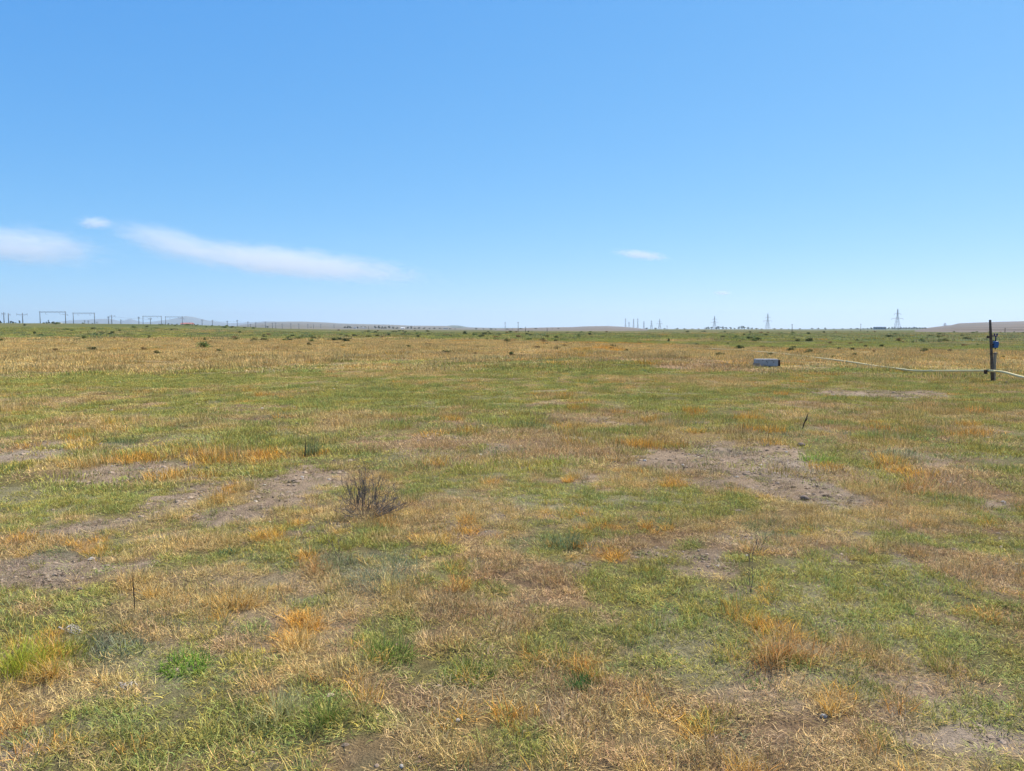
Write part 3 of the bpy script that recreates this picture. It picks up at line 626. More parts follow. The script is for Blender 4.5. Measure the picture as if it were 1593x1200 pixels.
# ------------------------------------------------------------------ railway: gantries, masts, wire
GANT = [(65, 104.5, 540, 8.9), (116.5, 149.5, 585, 9.0), (224.5, 253, 720, 9.1), (259.5, 285.5, 735, 9.1)]
for i, (xa, xb, d, hh) in enumerate(GANT):
    pa, pb = apt(xa, d), apt(xb, d); wl = (pb - pa).length; e = empty('railway_gantry', (pa + pb) / 2)
    zb = min(pa.z, pb.z) - e.location.z
    tag(e, ('leftmost', 'second', 'third', 'rightmost')[i] + ' portal gantry over the railway, counting from the left edge', 'gantry', 'railway portal gantries')
    for sx in (-1, 1):
        mb = MB(); x = sx * wl / 2
        mb.tube([(x, 0, zb - 0.3), (x, 0, hh * .5), (x, 0, hh)], [0.27, 0.24, 0.21], 8); mb.build('leg', M['mast'], e, True)
        mb = MB(); mb.box((x, 0, zb + 0.1), (1.0, 1.0, 0.8)); mb.build('footing', M['concrete'], e)
    mb = MB()                                                # lattice beam between the legs
    for dz in (0.0, -0.75):
        for dy in (-.3, .3): mb.bar((-wl / 2 - .5, dy, hh + dz), (wl / 2 + .5, dy, hh + dz), 0.11)
    nseg = 12
    for k in range(nseg):
        x0 = -wl / 2 + wl * k / nseg; x1 = x0 + wl / nseg
        for dy in (-.3, .3): mb.bar((x0, dy, hh - (0.75 if k % 2 else 0)), (x1, dy, hh - (0 if k % 2 else 0.75)), 0.07)
    mb.build('beam', M['dark_steel'], e)
    for t in (-0.28, 0.28):
        mb = MB(); mb.bar((wl * t, 0, hh - .75), (wl * t, 0, hh - 1.7), 0.12); mb.bar((wl * t, 0, hh - 1.6), (wl * t + 1.2, 0, hh - 2.2), 0.1); mb.build('wire_hanger', M['dark_steel'], e)
    if i in (0, 3):
        mb = MB(); x = wl / 2; mb.bar((x - 2.4, 0, hh - 1.8), (x + 2.0, 0, hh - 2.6), 0.16); mb.bar((x, 0, hh - 1), (x + 2.0, 0, hh - 2.6), 0.1); mb.build('bracket', M['dark_steel'], e)
ORD = ['first', 'second', 'third', 'fourth', 'fifth', 'sixth', 'seventh', 'eighth', 'ninth', 'tenth', 'eleventh', 'twelfth', 'thirteenth', 'fourteenth', 'fifteenth', 'sixteenth', 'seventeenth', 'eighteenth', 'nineteenth', 'twentieth', 'twenty-first', 'twenty-second', 'twenty-third', 'twenty-fourth', 'twenty-fifth', 'twenty-sixth', 'twenty-seventh', 'twenty-eighth', 'twenty-ninth', 'thirtieth']
# column, depth, height, half width of the arm to the left, to the right
MASTS = [(0, 565, 5.6, 0, 1), (9, 555, 8.6, 1.4, 1.0), (16, 560, 8.2, 0, 1.4), (38, 550, 8.0, 4.2, 3.4), (134, 900, 7, 1, .6), (139.5, 900, 6.8, .8, 1.2), (153, 900, 5.4, 1, 1), (171, 680, 8.2, 1, .8), (176, 640, 8.6, 1.4, 2.8), (190, 660, 5.2, 0, 1.2), (218, 700, 8.2, .8, .8), (236, 720, 7.6, 1.6, 1.2),
         (316, 860, 8.4, 1.0, 1.3), (332, 880, 8.4, .7, 1.0), (355, 900, 7.8, 1, 1), (370.5, 860, 8.6, .8, 1.0), (387, 980, 8.4, .6, 1.2), (391, 1000, 5.6, .6, .6), (399, 1020, 8, .6, 1), (414, 1040, 9.6, .6, .8), (425, 1080, 8.4, .5, .5), (430, 1080, 9.0, 1, 1), (440, 1120, 8, .8, .8), (453.5, 1160, 8.6, 1, 1), (466, 1200, 8.6, .8, .8), (480, 1240, 8.4, .8, .8), (488.5, 1280, 8, .6, .8), (500, 1300, 8.4, 1, .8), (520.5, 1380, 8.8, .8, .8)]
for i, (px, d, hh, al, ar) in enumerate(MASTS):
    e = empty('railway_mast', apt(px, d)); tag(e, ORD[i] + ' single railway mast counted from the left edge along the horizon', 'railway mast', 'single masts along the railway')
    mb = MB(); r = 0.26 + d * 0.00008; mb.tube([(0, 0, -0.3), (0, 0, hh * .5), (0, 0, hh)], [r, r * .9, r * .75], 8); mb.build('pole', M['mast'], e, True)
    mb = MB()
    for (l, s) in ((al, -1), (ar, 1)):
        if l:
            mb.bar((0, 0, hh * .86), (s * l, 0, hh * .9), 0.16); mb.bar((0, 0, hh * .7), (s * l, 0, hh * .9), 0.10)
            mb.bar((s * l, 0, hh * .9), (s * l, 0, hh * .74), 0.13)
    mb.build('bracket_arm', M['dark_steel'], e)
    if al and ar:
        mb = MB(); mb.tube([(-al, 0, hh * .9), (-al, 0, hh * .955)], [.12, .09], 6); mb.build('insulator', M['dark_steel'], e); mb = MB(); mb.tube([(ar, 0, hh * .9), (ar, 0, hh * .955)], [.12, .09], 6); mb.build('insulator', M['dark_steel'], e)
for (seq, frac, lab) in (([316, 332, 355, 370.5, 387, 399, 414, 430, 440, 453.5, 466, 480, 500, 520.5], 0.86, 'contact wire strung along the single railway masts right of the red roof'), ([176, 218, 236], 0.8, 'contact wire strung between the masts left of the third gantry')):
    pts = []
    for px in seq:
        q = [m for m in MASTS if m[0] == px][0]; p = apt(q[0], q[1]); p.z += q[2] * frac; p.x += q[4]
        if pts: mid = (pts[-1] + p) / 2; mid.z -= 0.5; pts.append(mid)
        pts.append(p)
    mb = MB(); mb.tube(pts, 0.05, 4); tag(mb.build('contact_wire', M['dark_steel']), lab, 'wire')

# ------------------------------------------------------------------ lattice pylons
def pylon(px, d, hh, label, arms=((.72, 5.2), (.51, 9.0)), thick=0.34, base=4.4):
    e = empty('electricity_pylon', apt(px, d), random.uniform(-.15, .15)); tag(e, label, 'pylon', 'electricity pylons on the plain')
    def wd(z): return base * (1 - z / (hh * .62)) / 1 + 0.9 * z / (hh * .62) if z < hh * .62 else 0.9 - 0.55 * (z - hh * .62) / (hh * .38)
    for sx in (-1, 1):
        for sy in (-1, 1):
            mb = MB(); zs = [-0.5, hh * .2, hh * .4, hh * .62, hh * .93]; mb.tube([(sx * wd(max(z, 0)), sy * wd(max(z, 0)), z) for z in zs], thick / 2, 4); mb.build('leg', M['steel'], e)
    mb = MB(); lv = [hh * t for t in (0, .14, .26, .36, .45, .53, .60, .67, .74, .81, .88, .93)]
    for a, b in zip(lv[:-1], lv[1:]):
        for s in (-1, 1):
            mb.bar((-wd(a), s * wd(a), a), (wd(b), s * wd(b), b), thick * .55); mb.bar((wd(a), s * wd(a), a), (-wd(b), s * wd(b), b), thick * .55)
            mb.bar((s * wd(a), -wd(a), a), (s * wd(b), wd(b), b), thick * .55); mb.bar((-wd(b), s * wd(b), b), (wd(b), s * wd(b), b), thick * .5)
    mb.build('lattice', M['steel'], e)
    for (t, w) in arms:
        for s in (-1, 1):
            mb = MB(); z = hh * t
            for sy in (-.5, .5): mb.bar((0, sy, z), (s * w, 0, z + .2), thick * .8); mb.bar((0, sy, z + 1.6), (s * w, 0, z + .2), thick * .7)
            for q in (.25, .5, .75): mb.bar((s * w * q, 0, z), (s * w * q, 0, z + 1.6 - 1.4 * q), thick * .5)
            mb.build('cross_arm', M['steel'], e)
            mb = MB(); mb.tube([(s * w, 0, z + .1), (s * w, 0, z - .9), (s * w, 0, z - 2.0)], [.14, .2, .14], 6); mb.build('insulator_string', M['dark_steel'], e)
    mb = MB(); mb.tube([(0, 0, hh * .92), (0, 0, hh)], [thick * .6, thick * .3], 5); mb.build('peak', M['steel'], e)
pylon(1394, 1257, 36, 'tallest lattice pylon, standing over the dark tree belt on the right')
pylon(1193, 1600, 35, 'second tallest lattice pylon, right of the two groves', thick=.36)
pylon(1110.5, 1850, 34, 'lattice pylon rising in front of the dark grove', thick=.38)
pylon(1025.5, 2300, 33, 'right one of the pair of hazy pylons right of the reddish-grey hill', thick=.42)
pylon(1012.8, 2600, 32, 'left one of the pair of hazy pylons right of the reddish-grey hill', ((.78, 4), (.6, 4), (.42, 4)), .46)
pylon(1468, 1900, 17, 'tiny pylon on the foot of the bare brown hill', ((.8, 4), (.6, 5)), .4)
for px, hh, lab in ((972.5, 44, 'leftmost of the faint thin masts on the end of the reddish-grey hill'), (978, 30, 'shortest of the faint thin masts on the end of the reddish-grey hill'), (985, 42, 'third of the faint thin masts on the end of the reddish-grey hill'), (991.5, 43, 'rightmost of the faint thin masts on the end of the reddish-grey hill'), (786, 30, 'lone faint mast on the far low hill left of the middle'), (1001, 32, 'faint wide pylon between the thin masts and the hazy pair')):
    pylon(px, 2900, hh, lab, ((.86, 2.6), (.7, 3.2)), .5, 2.6)

# ------------------------------------------------------------------ wooden poles on the plain
for px, d, hh, lab in ((806, 420, 5.4, 'thin wooden pole below the left end of the reddish-grey hill'), (817.5, 400, 2.6, 'short wooden pole right of the thin pole below the reddish-grey hill'), (851, 420, 2.2, 'little wooden pole in front of the reddish-grey hill'), (1037, 700, 4.6, 'thin wooden pole right of the hazy pylon pair'), (1231, 330, 3.7, 'thin dark wooden pole on the right plain'), (1337.5, 560, 5.4, 'thin wooden pole left of the flat grey building'), (1561.5, 330, 2.0, 'small wooden pole beyond the dark post'), (574, 1100, 5, 'pale pole among the village trees')):
    e = empty('wooden_pole', apt(px, d)); tag(e, lab, 'pole', 'wooden poles on the plain')
    mb = MB(); r = .09 + d * .00012; mb.tube([(0, 0, -.3), (.02, 0, hh * .5), (0, 0, hh)], [r, r * .9, r * .7], 8); mb.build('shaft', M['bark'], e, True)
    mb = MB(); mb.box((0, 0, hh * .93), (hh * .2, r, r)); mb.build('crossarm', M['bark'], e)

# ------------------------------------------------------------------ far houses
def house(px, d, w, dep, hw, hr, wall, roof, label, nwin=3, name='house', flat=False):
    e = empty(name, apt(px, d), random.uniform(-.2, .2)); tag(e, label, 'building')
    mb = MB(); mb.box((0, 0, hw / 2 - .3), (w, dep, hw + .6)); wl = mb.build('wall', M[wall], e)
    mb = MB()
    if flat: mb.box((0, 0, hw + hr / 2), (w + .5, dep + .5, hr))
    else:
        a, b = w / 2 + .35, dep / 2 + .35
        mb.add([(-a, -b, hw - .1), (a, -b, hw - .1), (a, b, hw - .1), (-a, b, hw - .1), (-a, 0, hw + hr), (a, 0, hw + hr)], [(0, 1, 5, 4), (2, 3, 4, 5), (1, 2, 5), (3, 0, 4), (3, 2, 1, 0)])
    rf = mb.build('roof', M[roof], e)
    if not flat: mb = MB(); mb.box((w * .2, .2, hw + hr * .95), (.5, .5, .9)); mb.build('chimney', M['grey_wall'], rf)
    for k in range(nwin):
        x = -w / 2 + w * (k + .75) / (nwin + .6)
        mb = MB(); mb.box((x, -dep / 2 - .02, hw * .56), (w * .3 / nwin + .3, .08, hw * .36)); wi = mb.build('window', M['window'], e)
        mb = MB(); mb.box((x, -dep / 2 - .07, hw * .36), (w * .3 / nwin + .6, .16, .10)); mb.build('sill', M['white_wall'], wi)
    mb = MB(); mb.box((w / 2 - w * .09, -dep / 2 - .02, hw * .36), (w * .07 + .3, .08, hw * .72)); mb.build('door', M['door'], e)
house(293, 760, 11, 6, 2.3, 1.2, 'cream_wall', 'red_roof', 'small cream house with a pinkish-red roof below the railway gantries')
house(553, 1400, 5.5, 5, 3.0, 1.6, 'white_wall', 'grey_roof', 'small white house among the trees of the far village', 2)
house(627, 1400, 6.5, 5, 2.6, 1.8, 'white_wall', 'white_wall', 'bright white gabled house right of the small white house', 2)
house(566, 1440, 8, 5, 2.6, 1.4, 'grey_wall', 'grey_roof', 'low grey house between the two white houses', 2)
house(694, 1440, 9, 5, 2.6, .5, 'white_wall', 'grey_roof', 'long low pale shed at the end of the village trees', 3, 'shed', True)
house(1367, 1360, 19, 8, 4.6, .5, 'grey_wall', 'grey_roof', 'flat grey building left of the tallest pylon', 6, 'flat_building', True)
house(91, 640, 6, 4, 1.4, .4, 'white_wall', 'white_wall', 'low pale shed seen through the first railway gantry', 2, 'shed', True)

# ------------------------------------------------------------------ dirt road on the brown hill, pale banks
def strip(name, pts, w, label, mat='road', lift=0.02):
    V = []; 
    for (x, y, z) in pts: V += [(x, y - w / 2, z + lift), (x, y + w / 2, z + lift + 0.0)]
    fs = [(2 * i, 2 * i + 2, 2 * i + 3, 2 * i + 1) for i in range(len(pts) - 1)]
    o = bpy.data.objects.new(name, new_mesh(name, V, fs)); COL.objects.link(o); o.data.materials.append(M[mat]); tag(o, label, None, None, 'structure')
hr_ys = lambda px: float(np.interp(px, [p[0] for p in HR], [p[1] for p in HR]))
pts = []
for px in np.arange(1486, 1900, 8):
    top = (HORIZON - hr_ys(px)) / F * 2200 + EYE; best = None
    for d in np.arange(330, 900, 4):
        z = top * ((d - 300) / 1900) ** 1.25; yy = HORIZON + (EYE - z) / d * F
        if best is None or abs(yy - 513.4) < best[0]: best = (abs(yy - 513.4), d, z)
    pts.append(((px - CX) / F * best[1], best[1], best[2] + 0.9))
strip('dirt_road', pts, 34, 'pale dirt road running along the foot of the brown hill')

# ------------------------------------------------------------------ dark post on a concrete stub, pipe, blue fitting
b0 = gpt(1544.5, 593); m = mpp(b0.y); hp = 95 * m
e = empty('post', b0); tag(e, 'short dark wooden post lashed to a grey concrete stub beside the pipe', 'post')
lean = -8.5 * m
mb = MB(); n = 9
mb.tube([(lean * t, 0, -0.1 + (hp + .1) * t) for t in np.linspace(0, 1, n)], [2.5 * m * (1 - .3 * t) + random.uniform(-.003, .003) for t in np.linspace(0, 1, n)], 12); mb.build('wooden_pole', M['dark_wood'], e, True)
mb = MB(); mb.box((3.3 * m, .05, .38), (2.8 * m, .09, .96)); st = mb.build('concrete_stub', M['stub'], e, bevel=.012)
for z in (.28, .82):
    mb = MB(); pts = [(1.4 * m + lean * z / hp * .5 + 5.6 * m * math.cos(a), .01 + .11 * math.sin(a), z) for a in np.linspace(0, 2 * math.pi, 21)]; mb.tube(pts, .008, 5, False); mb.build('wire_lashing', M['rust'], e)
mb = MB(); mb.tube([(lean * .72 - 4.5 * m, 0, hp * .72), (lean * .72 - 2 * m, 0, hp * .72)], .022, 8); mb.box((lean * .72 - 4.6 * m, 0, hp * .72), (.03, .07, .07)); mb.build('bolt', M['rust'], e)
# blue fitting
f0 = Vector((b0.x + lean * .6 + 6.0 * m, b0.y - .02, b0.z + 57.5 * m)); e = empty('pipe_fitting', f0); tag(e, 'small blue metal fitting with a knobbed crossbar hung on the dark post', 'fitting')
mb = MB(); mb.box((0, 0, -.8 * m), (6.6 * m, .11, 10.6 * m)); mb.build('body', M['blue'], e, bevel=.02)
mb = MB(); mb.box((3.6 * m, 0, .4 * m), (2.2 * m, .06, 4.6 * m)); mb.build('side_port', M['blue'], e, bevel=.008)
mb = MB(); mb.tube([(0, 0, 4.6 * m), (0, 0, 13.2 * m)], 1.0 * m, 10); mb.build('neck', M['navy'], e, True)
mb = MB(); mb.tube([(-5.5 * m, 0, 12.6 * m), (2.4 * m, 0, 12.6 * m)], .9 * m, 8); mb.build('crossbar', M['navy'], e, True)
for x in (-2.2, 1.8): mb = MB(); mb.tube([(x * m, 0, 13.0 * m), (x * m, 0, 14.4 * m), (x * m, 0, 16 * m), (x * m, 0, 16.8 * m)], [.5 * m, 1.1 * m, 1.1 * m, .4 * m], 8); mb.build('knob', M['navy'], e, True)
mb = MB(); mb.tube([(0, 0, -5.0 * m), (0, 0, -8 * m)], .9 * m, 8); mb.build('outlet', M['rust'], e, True)
mb = MB(); mb.box((-4.2 * m, 0, -1 * m), (4.4 * m, .03, .04)); mb.build('bracket', M['rust'], e)
# pipe
PP = [(1790, 618, .2), (1700, 603.5, .2), (1640, 595, .2), (1593, 587.5, .24), (1565, 581.5, .29), (1550, 578.5, .31), (1538, 577.5, .31), (1500, 577.3, .26), (1450, 577.3, .15), (1420, 576.4, .09), (1390, 573, .08), (1360, 569, .08), (1330, 564.5, .08), (1300, 560.5, .08), (1260, 555.5, .08), (1220, 551, .08), (1180, 547.3, .08), (1140, 544.6, .08), (1110, 543, .08), (1080, 541.6, .08)]
pts = []
for px, py, z in PP:
    r = ray(px, py); t = (EYE - z) / -r.z
    for _ in range(8): t = (EYE - z - h1(r.x * t, r.y * t)) / -r.z
    pts.append(Vector((r.x * t, r.y * t, z + h1(r.x * t, r.y * t))))
def smooth(p, n=5):
    o = []
    for i in range(len(p) - 1):
        a, b, c, d = p[max(i - 1, 0)], p[i], p[i + 1], p[min(i + 2, len(p) - 1)]
        for k in range(n):
            t = k / n; o.append(0.5 * ((2 * b) + (c - a) * t + (2 * a - 5 * b + 4 * c - d) * t * t + (3 * b - a - 3 * c + d) * t ** 3))
    return o + [p[-1]]
yp = b0.y - .16
for i, (px, py, z) in enumerate(PP):          # the pipe passes just in front of the post
    if 1530 < px < 1560: pts[i].y = yp; pts[i].x = (px - CX) / F * yp
e = empty('pipe', (pts[7].x, pts[7].y, h1(pts[7].x, pts[7].y))); tag(e, 'long cream gas pipe running low over the grass past the dark post', 'pipe')
loc = e.location.copy(); sp = [p - loc for p in smooth(pts)]
mb = MB(); mb.tube(sp, .036, 10); mb.build('tube', M['pipe'], e, True)
for i in (4, 14, 40, 47, 55, 62):
    mb = MB(); mb.tube([sp[i], sp[i] + (sp[i + 1] - sp[i]).normalized() * .12], .052, 10); mb.build('coupling', M['pipe'], e)
mb = MB(); p = pts[6] - loc; mb.box((p.x - .07, p.y + .0, p.z - .03), (.06, .10, .12)); mb.build('clamp', M['rust'], e, bevel=.008)

# ------------------------------------------------------------------ concrete block in the field
c0 = gpt(1194, 571.5); m = mpp(c0.y); e = empty('concrete_block', c0, R(-4)); tag(e, 'grey concrete block with a dark right end lying in the grass', 'block')
mb = MB(); vs_ = []; g = random.Random(5); nx, nz_ = 12, 5; w, hb, dp = 34 * m, 11.5 * m, .42
mb.box((-.02, dp / 2, hb / 2 + .03), (w, dp, hb)); o = mb.build('body', M['concrete'], e, bevel=.025)
mb = MB(); mb.box((w / 2 + .028, dp / 2 + .01, hb * .46 + .03), (.09, dp * .94, hb * .86)); mb.build('end_plate', M['rust'], e, bevel=.01)
for (fx, fz) in ((-.22, .86), (-.05, .72), (.06, .9), (.2, .84), (-.02, .5), (.27, .6)):
    mb = MB(); mb.tube([(fx * w, -.004, fz * hb + .03), (fx * w, .03, fz * hb + .03)], .018, 8); mb.build('anchor_stub', M['rust'], e)
mb = MB(); mb.box((-w * .45, dp / 2 - .05, .06), (w * .22, dp * .9, .24), jit=.02); mb.build('broken_foot', M['stub'], e)
mb = MB(); mb.box((w * .30, dp / 2 + .1, .0), (.22, .2, .09), jit=.01); mb.build('packing_stone', M['brown_stone'], e)

# ------------------------------------------------------------------ single plants one can pick out in the foreground
PM = {}
def pmat(key, tint, alt, frac, tr=.33): PM[key] = mat_grass('plant_' + key, alt, frac, False, tint, tr)
pmat('gold', (0.66, 0.39, 0.095), (0.62, 0.48, 0.22), .4); pmat('rust', (0.56, 0.29, 0.10), (0.52, 0.40, 0.19), .45); pmat('pale', (0.50, 0.47, 0.20), (0.66, 0.55, 0.27), .4)
pmat('bright', (0.20, 0.32, 0.05), (0.4, 0.4, 0.1), .15); pmat('deep', (0.07, 0.16, 0.045), (0.14, 0.22, 0.07), .2); pmat('green', (0.21, 0.27, 0.06), (0.45, 0.36, 0.14), .2)
pmat('sage', (0.23, 0.255, 0.15), (0.36, 0.33, 0.22), .25); pmat('teal', (0.13, 0.19, 0.09), (0.3, 0.28, 0.14), .2); pmat('lime', (0.40, 0.44, 0.06), (0.6, 0.38, 0.08), .3)
def plant(name, px, py, wpx, hpx, key, n, label, lean=(3, 42), curl=(8, 65), leafw=(.0018, .003), cat='grass tuft', group=None, segs=4):
    p = gpt(px, py); m = mpp(p.y); h, w = hpx * m, wpx * m; k = 1 + p.y * .06
    h *= .8; lean = (lean[0], lean[1] + 16)
    V = blades(int(n * .85), w * .42, (h * .3, h * 1.15), lean, (curl[0], curl[1] + 25), (leafw[0] * k, leafw[1] * k), segs, 0, int(px * 7 + py), twist=1.1, ragged=cat != 'weed')
    me = blade_mesh(name, [V], PM[key]); o = bpy.data.objects.new(name, me); COL.objects.link(o); o.location = p; tag(o, label, cat, group); return o
plant('grass_tuft', 903, 1070, 48, 50, 'deep', 260, 'dark green grass tuft with a black shadow at its foot, bottom centre')
plant('grass_tuft', 465, 1006, 70, 52, 'gold', 300, 'golden dry tuft between the dark green tuft and the left edge')
plant('grass_tuft', 365, 946, 76, 60, 'gold', 340, 'big golden dry tuft right of the thin dead stalk')
plant('grass_tuft', 705, 921, 30, 34, 'rust', 150, 'small rust-red dry tuft right of the grey-green feathery weed')
plant('grass_tuft', 488, 888, 58, 30, 'rust', 240, 'brownish dry tuft left of the grey-green feathery weed')
plant('grass_tuft', 345, 782, 34, 48, 'gold', 150, 'thin upright straw tuft on the bare soil left of the dead shrub')
plant('grass_tuft', 1215, 1022, 150, 84, 'rust', 760, 'widest rust-orange dry clump, lower right')
plant('grass_tuft', 1290, 1110, 30, 64, 'gold', 130, 'narrow upright straw tuft below the widest rust-orange clump')
plant('grass_tuft', 428, 1118, 76, 74, 'pale', 360, 'pale straw-green tall tuft at the bottom left')
plant('grass_tuft', 510, 1122, 120, 66, 'green', 420, 'spreading green tuft right of the pale straw-green tall tuft')
plant('leafy_weed', 290, 1038, 92, 36, 'bright', 330, 'bright green leafy weed in the lower left', (10, 75), (0, 40), (.003, .006), 'weed')
plant('leafy_weed', 185, 1014, 104, 40, 'sage', 420, 'grey-green low weed left of the bright green leafy weed', (15, 80), (0, 40), (.0025, .0045), 'weed')
plant('leafy_weed', 605, 1022, 96, 58, 'green', 380, 'green weed clump right of the golden dry tuft', (5, 65), (0, 60), (.0025, .0042), 'weed')
plant('grass_tuft', 150, 862, 74, 24, 'gold', 260, 'low orange dry tuft on the brown bare patch at the left')
plant('grass_tuft', 393, 724, 54, 20, 'gold', 200, 'orange dry tuft left of the dark upright stem')
plant('grass_tuft', 655, 840, 32, 20, 'gold', 130, 'small bright orange tuft right of the dead shrub')
plant('grass_tuft', 1412, 762, 120, 40, 'rust', 420, 'broad reddish dry clump right of the bare soil on the right')
plant('grass_tuft', 275, 744, 58, 18, 'gold', 200, 'flat orange dry tuft on the far side of the bare soil, left')
plant('leafy_weed', 882, 850, 66, 40, 'teal', 300, 'blue-green weed clump in the middle of the field', (5, 60), (0, 50), (.0025, .004), 'weed')
plant('leafy_weed', 605, 905, 140, 56, 'sage', 480, 'grey-green feathery weed below the dead shrub', (5, 60), (-10, 30), (.0018, .003), 'weed')
plant('grass_tuft', 240, 928, 52, 38, 'gold', 200, 'yellow dry tuft just right of the thin dead stalk')
plant('leafy_weed', 735, 1052, 90, 38, 'green', 300, 'low green weed left of the dark green tuft', (8, 70), (0, 50), (.0025, .004), 'weed')
plant('grass_tuft', 20, 1046, 150, 84, 'lime', 900, 'bright yellow-green grass clump cut by the left edge')
plant('grass_tuft', 84, 1052, 66, 60, 'gold', 340, 'orange dry tuft beside the yellow-green clump at the left edge')
plant('grass_tuft', 432, 842, 80, 28, 'gold', 280, 'orange dry clump left of the dead shrub foot')
plant('leafy_weed', 486, 708, 24, 36, 'teal', 110, 'upright blue-green herb beside the dark upright stem', (2, 22), (0, 30), (.003, .005), 'weed')
plant('leafy_weed', 36, 876, 84, 16, 'sage', 240, 'flat silvery weed on the brown bare patch at the left edge', (30, 85), (0, 30), (.003, .005), 'weed')
plant('leafy_weed', 356, 862, 34, 24, 'teal', 130, 'little dark green weed above the big golden tuft', (5, 60), (0, 50), (.003, .005), 'weed')
plant('leafy_weed', 822, 664, 64, 22, 'teal', 240, 'green weed clump right of centre beyond the bare soil', (5, 60), (0, 50), (.0025, .004), 'weed')
plant('leafy_weed', 1272, 718, 66, 32, 'bright', 280, 'fresh green weed clump on the bare soil at the right', (5, 65), (0, 50), (.0025, .004), 'weed')
plant('leafy_weed', 190, 690, 58, 14, 'teal', 200, 'small green weed clump on the bare strip at the far left', (5, 65), (0, 50), (.0025, .004), 'weed')

# ------------------------------------------------------------------ dead shrub and dead stalks
def branch(g, base, hd, lean, L, r, mb, depth, ws):
    p = Vector(base); pts = [p.copy()]; ang = lean; n = 5
    for k in range(n):
        hd += g.gauss(0, .2); ang += g.gauss(0.0, .1); ang = max(-.9, min(1.3, ang))
        p = p + Vector((math.sin(ang) * math.cos(hd), math.sin(ang) * math.sin(hd), math.cos(ang))) * (L / n); pts.append(p.copy())
        if depth and k >= 1:
            for _ in range(g.choice((1, 1, 1, 2))): branch(g, p, hd + g.choice((-1, 1)) * g.uniform(.4, 1.4), ang + g.uniform(-.4, .5), L * g.uniform(.3, .55), r * .55, mb, depth - 1, ws)
    mb.tube(pts, [max(r * (1 - .75 * i / n), .0007 * ws) for i in range(n + 1)], 5 if depth > 1 else 4)
def dead_plant(name, px, py, hpx, stems, mat, label, spread, depth, r, seed, cat):
    p = gpt(px, py); m = mpp(p.y); h = hpx * m; e = empty(name, p); tag(e, label, cat); g = random.Random(seed)
    for k in range(stems):
        mb = MB(); a = 2 * math.pi * k / stems + g.uniform(-.4, .4)
        branch(g, (.035 * math.cos(a) * (stems > 3), .035 * math.sin(a) * (stems > 3), -.01), a, spread * g.random() ** .7 + .04, h * g.uniform(.7, 1.1), r, mb, depth, 1 + p.y * .09); mb.build('stem', M[mat], e)
    return e
dead_plant('dead_shrub', 572, 806, 52, 34, 'twig', 'leafless purple-brown dead shrub with many fine twigs', 1.25, 2, .0018, 4, 'shrub')
dead_plant('dead_stalk', 209, 950, 60, 1, 'stalk', 'thin dark dead stalk with forked tip at the lower left', .15, 1, .0035, 3, 'dead plant')
dead_plant('dead_stalk', 1168, 922, 84, 2, 'twig', 'tall thin brown dead stalk above the widest rust-orange clump', .12, 1, .0026, 9, 'dead plant')
dead_plant('dead_stalk', 474, 712, 32, 1, 'stalk', 'dark upright dead stem next to the upright blue-green herb', .12, 0, .009, 5, 'dead plant')
p = gpt(1248, 667); m = mpp(p.y); mb = MB(); mb.tube([(0, 0, -.02), (.03, 0, .09), (.075, .01, .19), (.10, .01, .27)], [.007, .010, .009, .003], 7)
mb.tube([(.04, 0, .11), (.08, -.02, .17)], [.008, .003], 5); o = mb.build('broken_stick', M['stalk'], None, True); o.location = p; tag(o, 'dark leaning stick poking up at the far end of the right bare soil', 'stick')
dead_plant('dead_stalk', 1180, 862, 30, 2, 'twig', 'short brown twig just behind the tall thin dead stalk', .5, 1, .002, 21, 'dead plant')
dead_plant('dead_stalk', 525, 868, 40, 2, 'twig', 'thin purple twig standing at the left of the grey-green feathery weed', .35, 1, .002, 22, 'dead plant')

# ------------------------------------------------------------------ scraps and stones
def scrap(px, py, loops, size, label, seed):
    p = gpt(px, py); g = random.Random(seed); mb = MB(); 
    for k in range(loops):
        pts = []; a0 = g.random() * 6.28; cx, cy_ = g.uniform(-size, size), g.uniform(-size * .5, size * .5); r = size * g.uniform(.35, .9)
        for t in range(11):
            a = a0 + t * .52 * g.uniform(.7, 1.2); pts.append((cx + r * math.cos(a), cy_ + r * .7 * math.sin(a), .012 + size * .7 * abs(math.sin(t * .45 + k)) * g.uniform(.5, 1)))
        mb.tube(pts, [.0010 + .0012 * math.sin(i * .9 + k) ** 2 for i in range(11)], 4)
    o = mb.build('fibre_scrap', M['scrap'], None, True); o.location = p; tag(o, label, 'litter')
scrap(196, 1074, 7, .034, 'white curled fibre scrap between the weeds at the lower left', 3)
scrap(112, 986, 6, .05, 'white stringy scrap on the yellow-green grass at the left', 8)
def stone(px, py, wpx, mat, label, seed):
    p = gpt(px, py); m = mpp(p.y); vs_, fs_ = lump(seed, 9); o = bpy.data.objects.new('stone', new_mesh('stone', vs_, fs_)); COL.objects.link(o); o.data.materials.append(M[mat])
    o.location = p + Vector((0, 0, wpx * m * .12)); s = wpx * m / 2; o.scale = (s, s * .9, s * .75); o.rotation_euler = (0, 0, seed); tag(o, label, 'stone')
    md = o.modifiers.new('subdivision', 'SUBSURF'); md.levels = 1; md.render_levels = 1
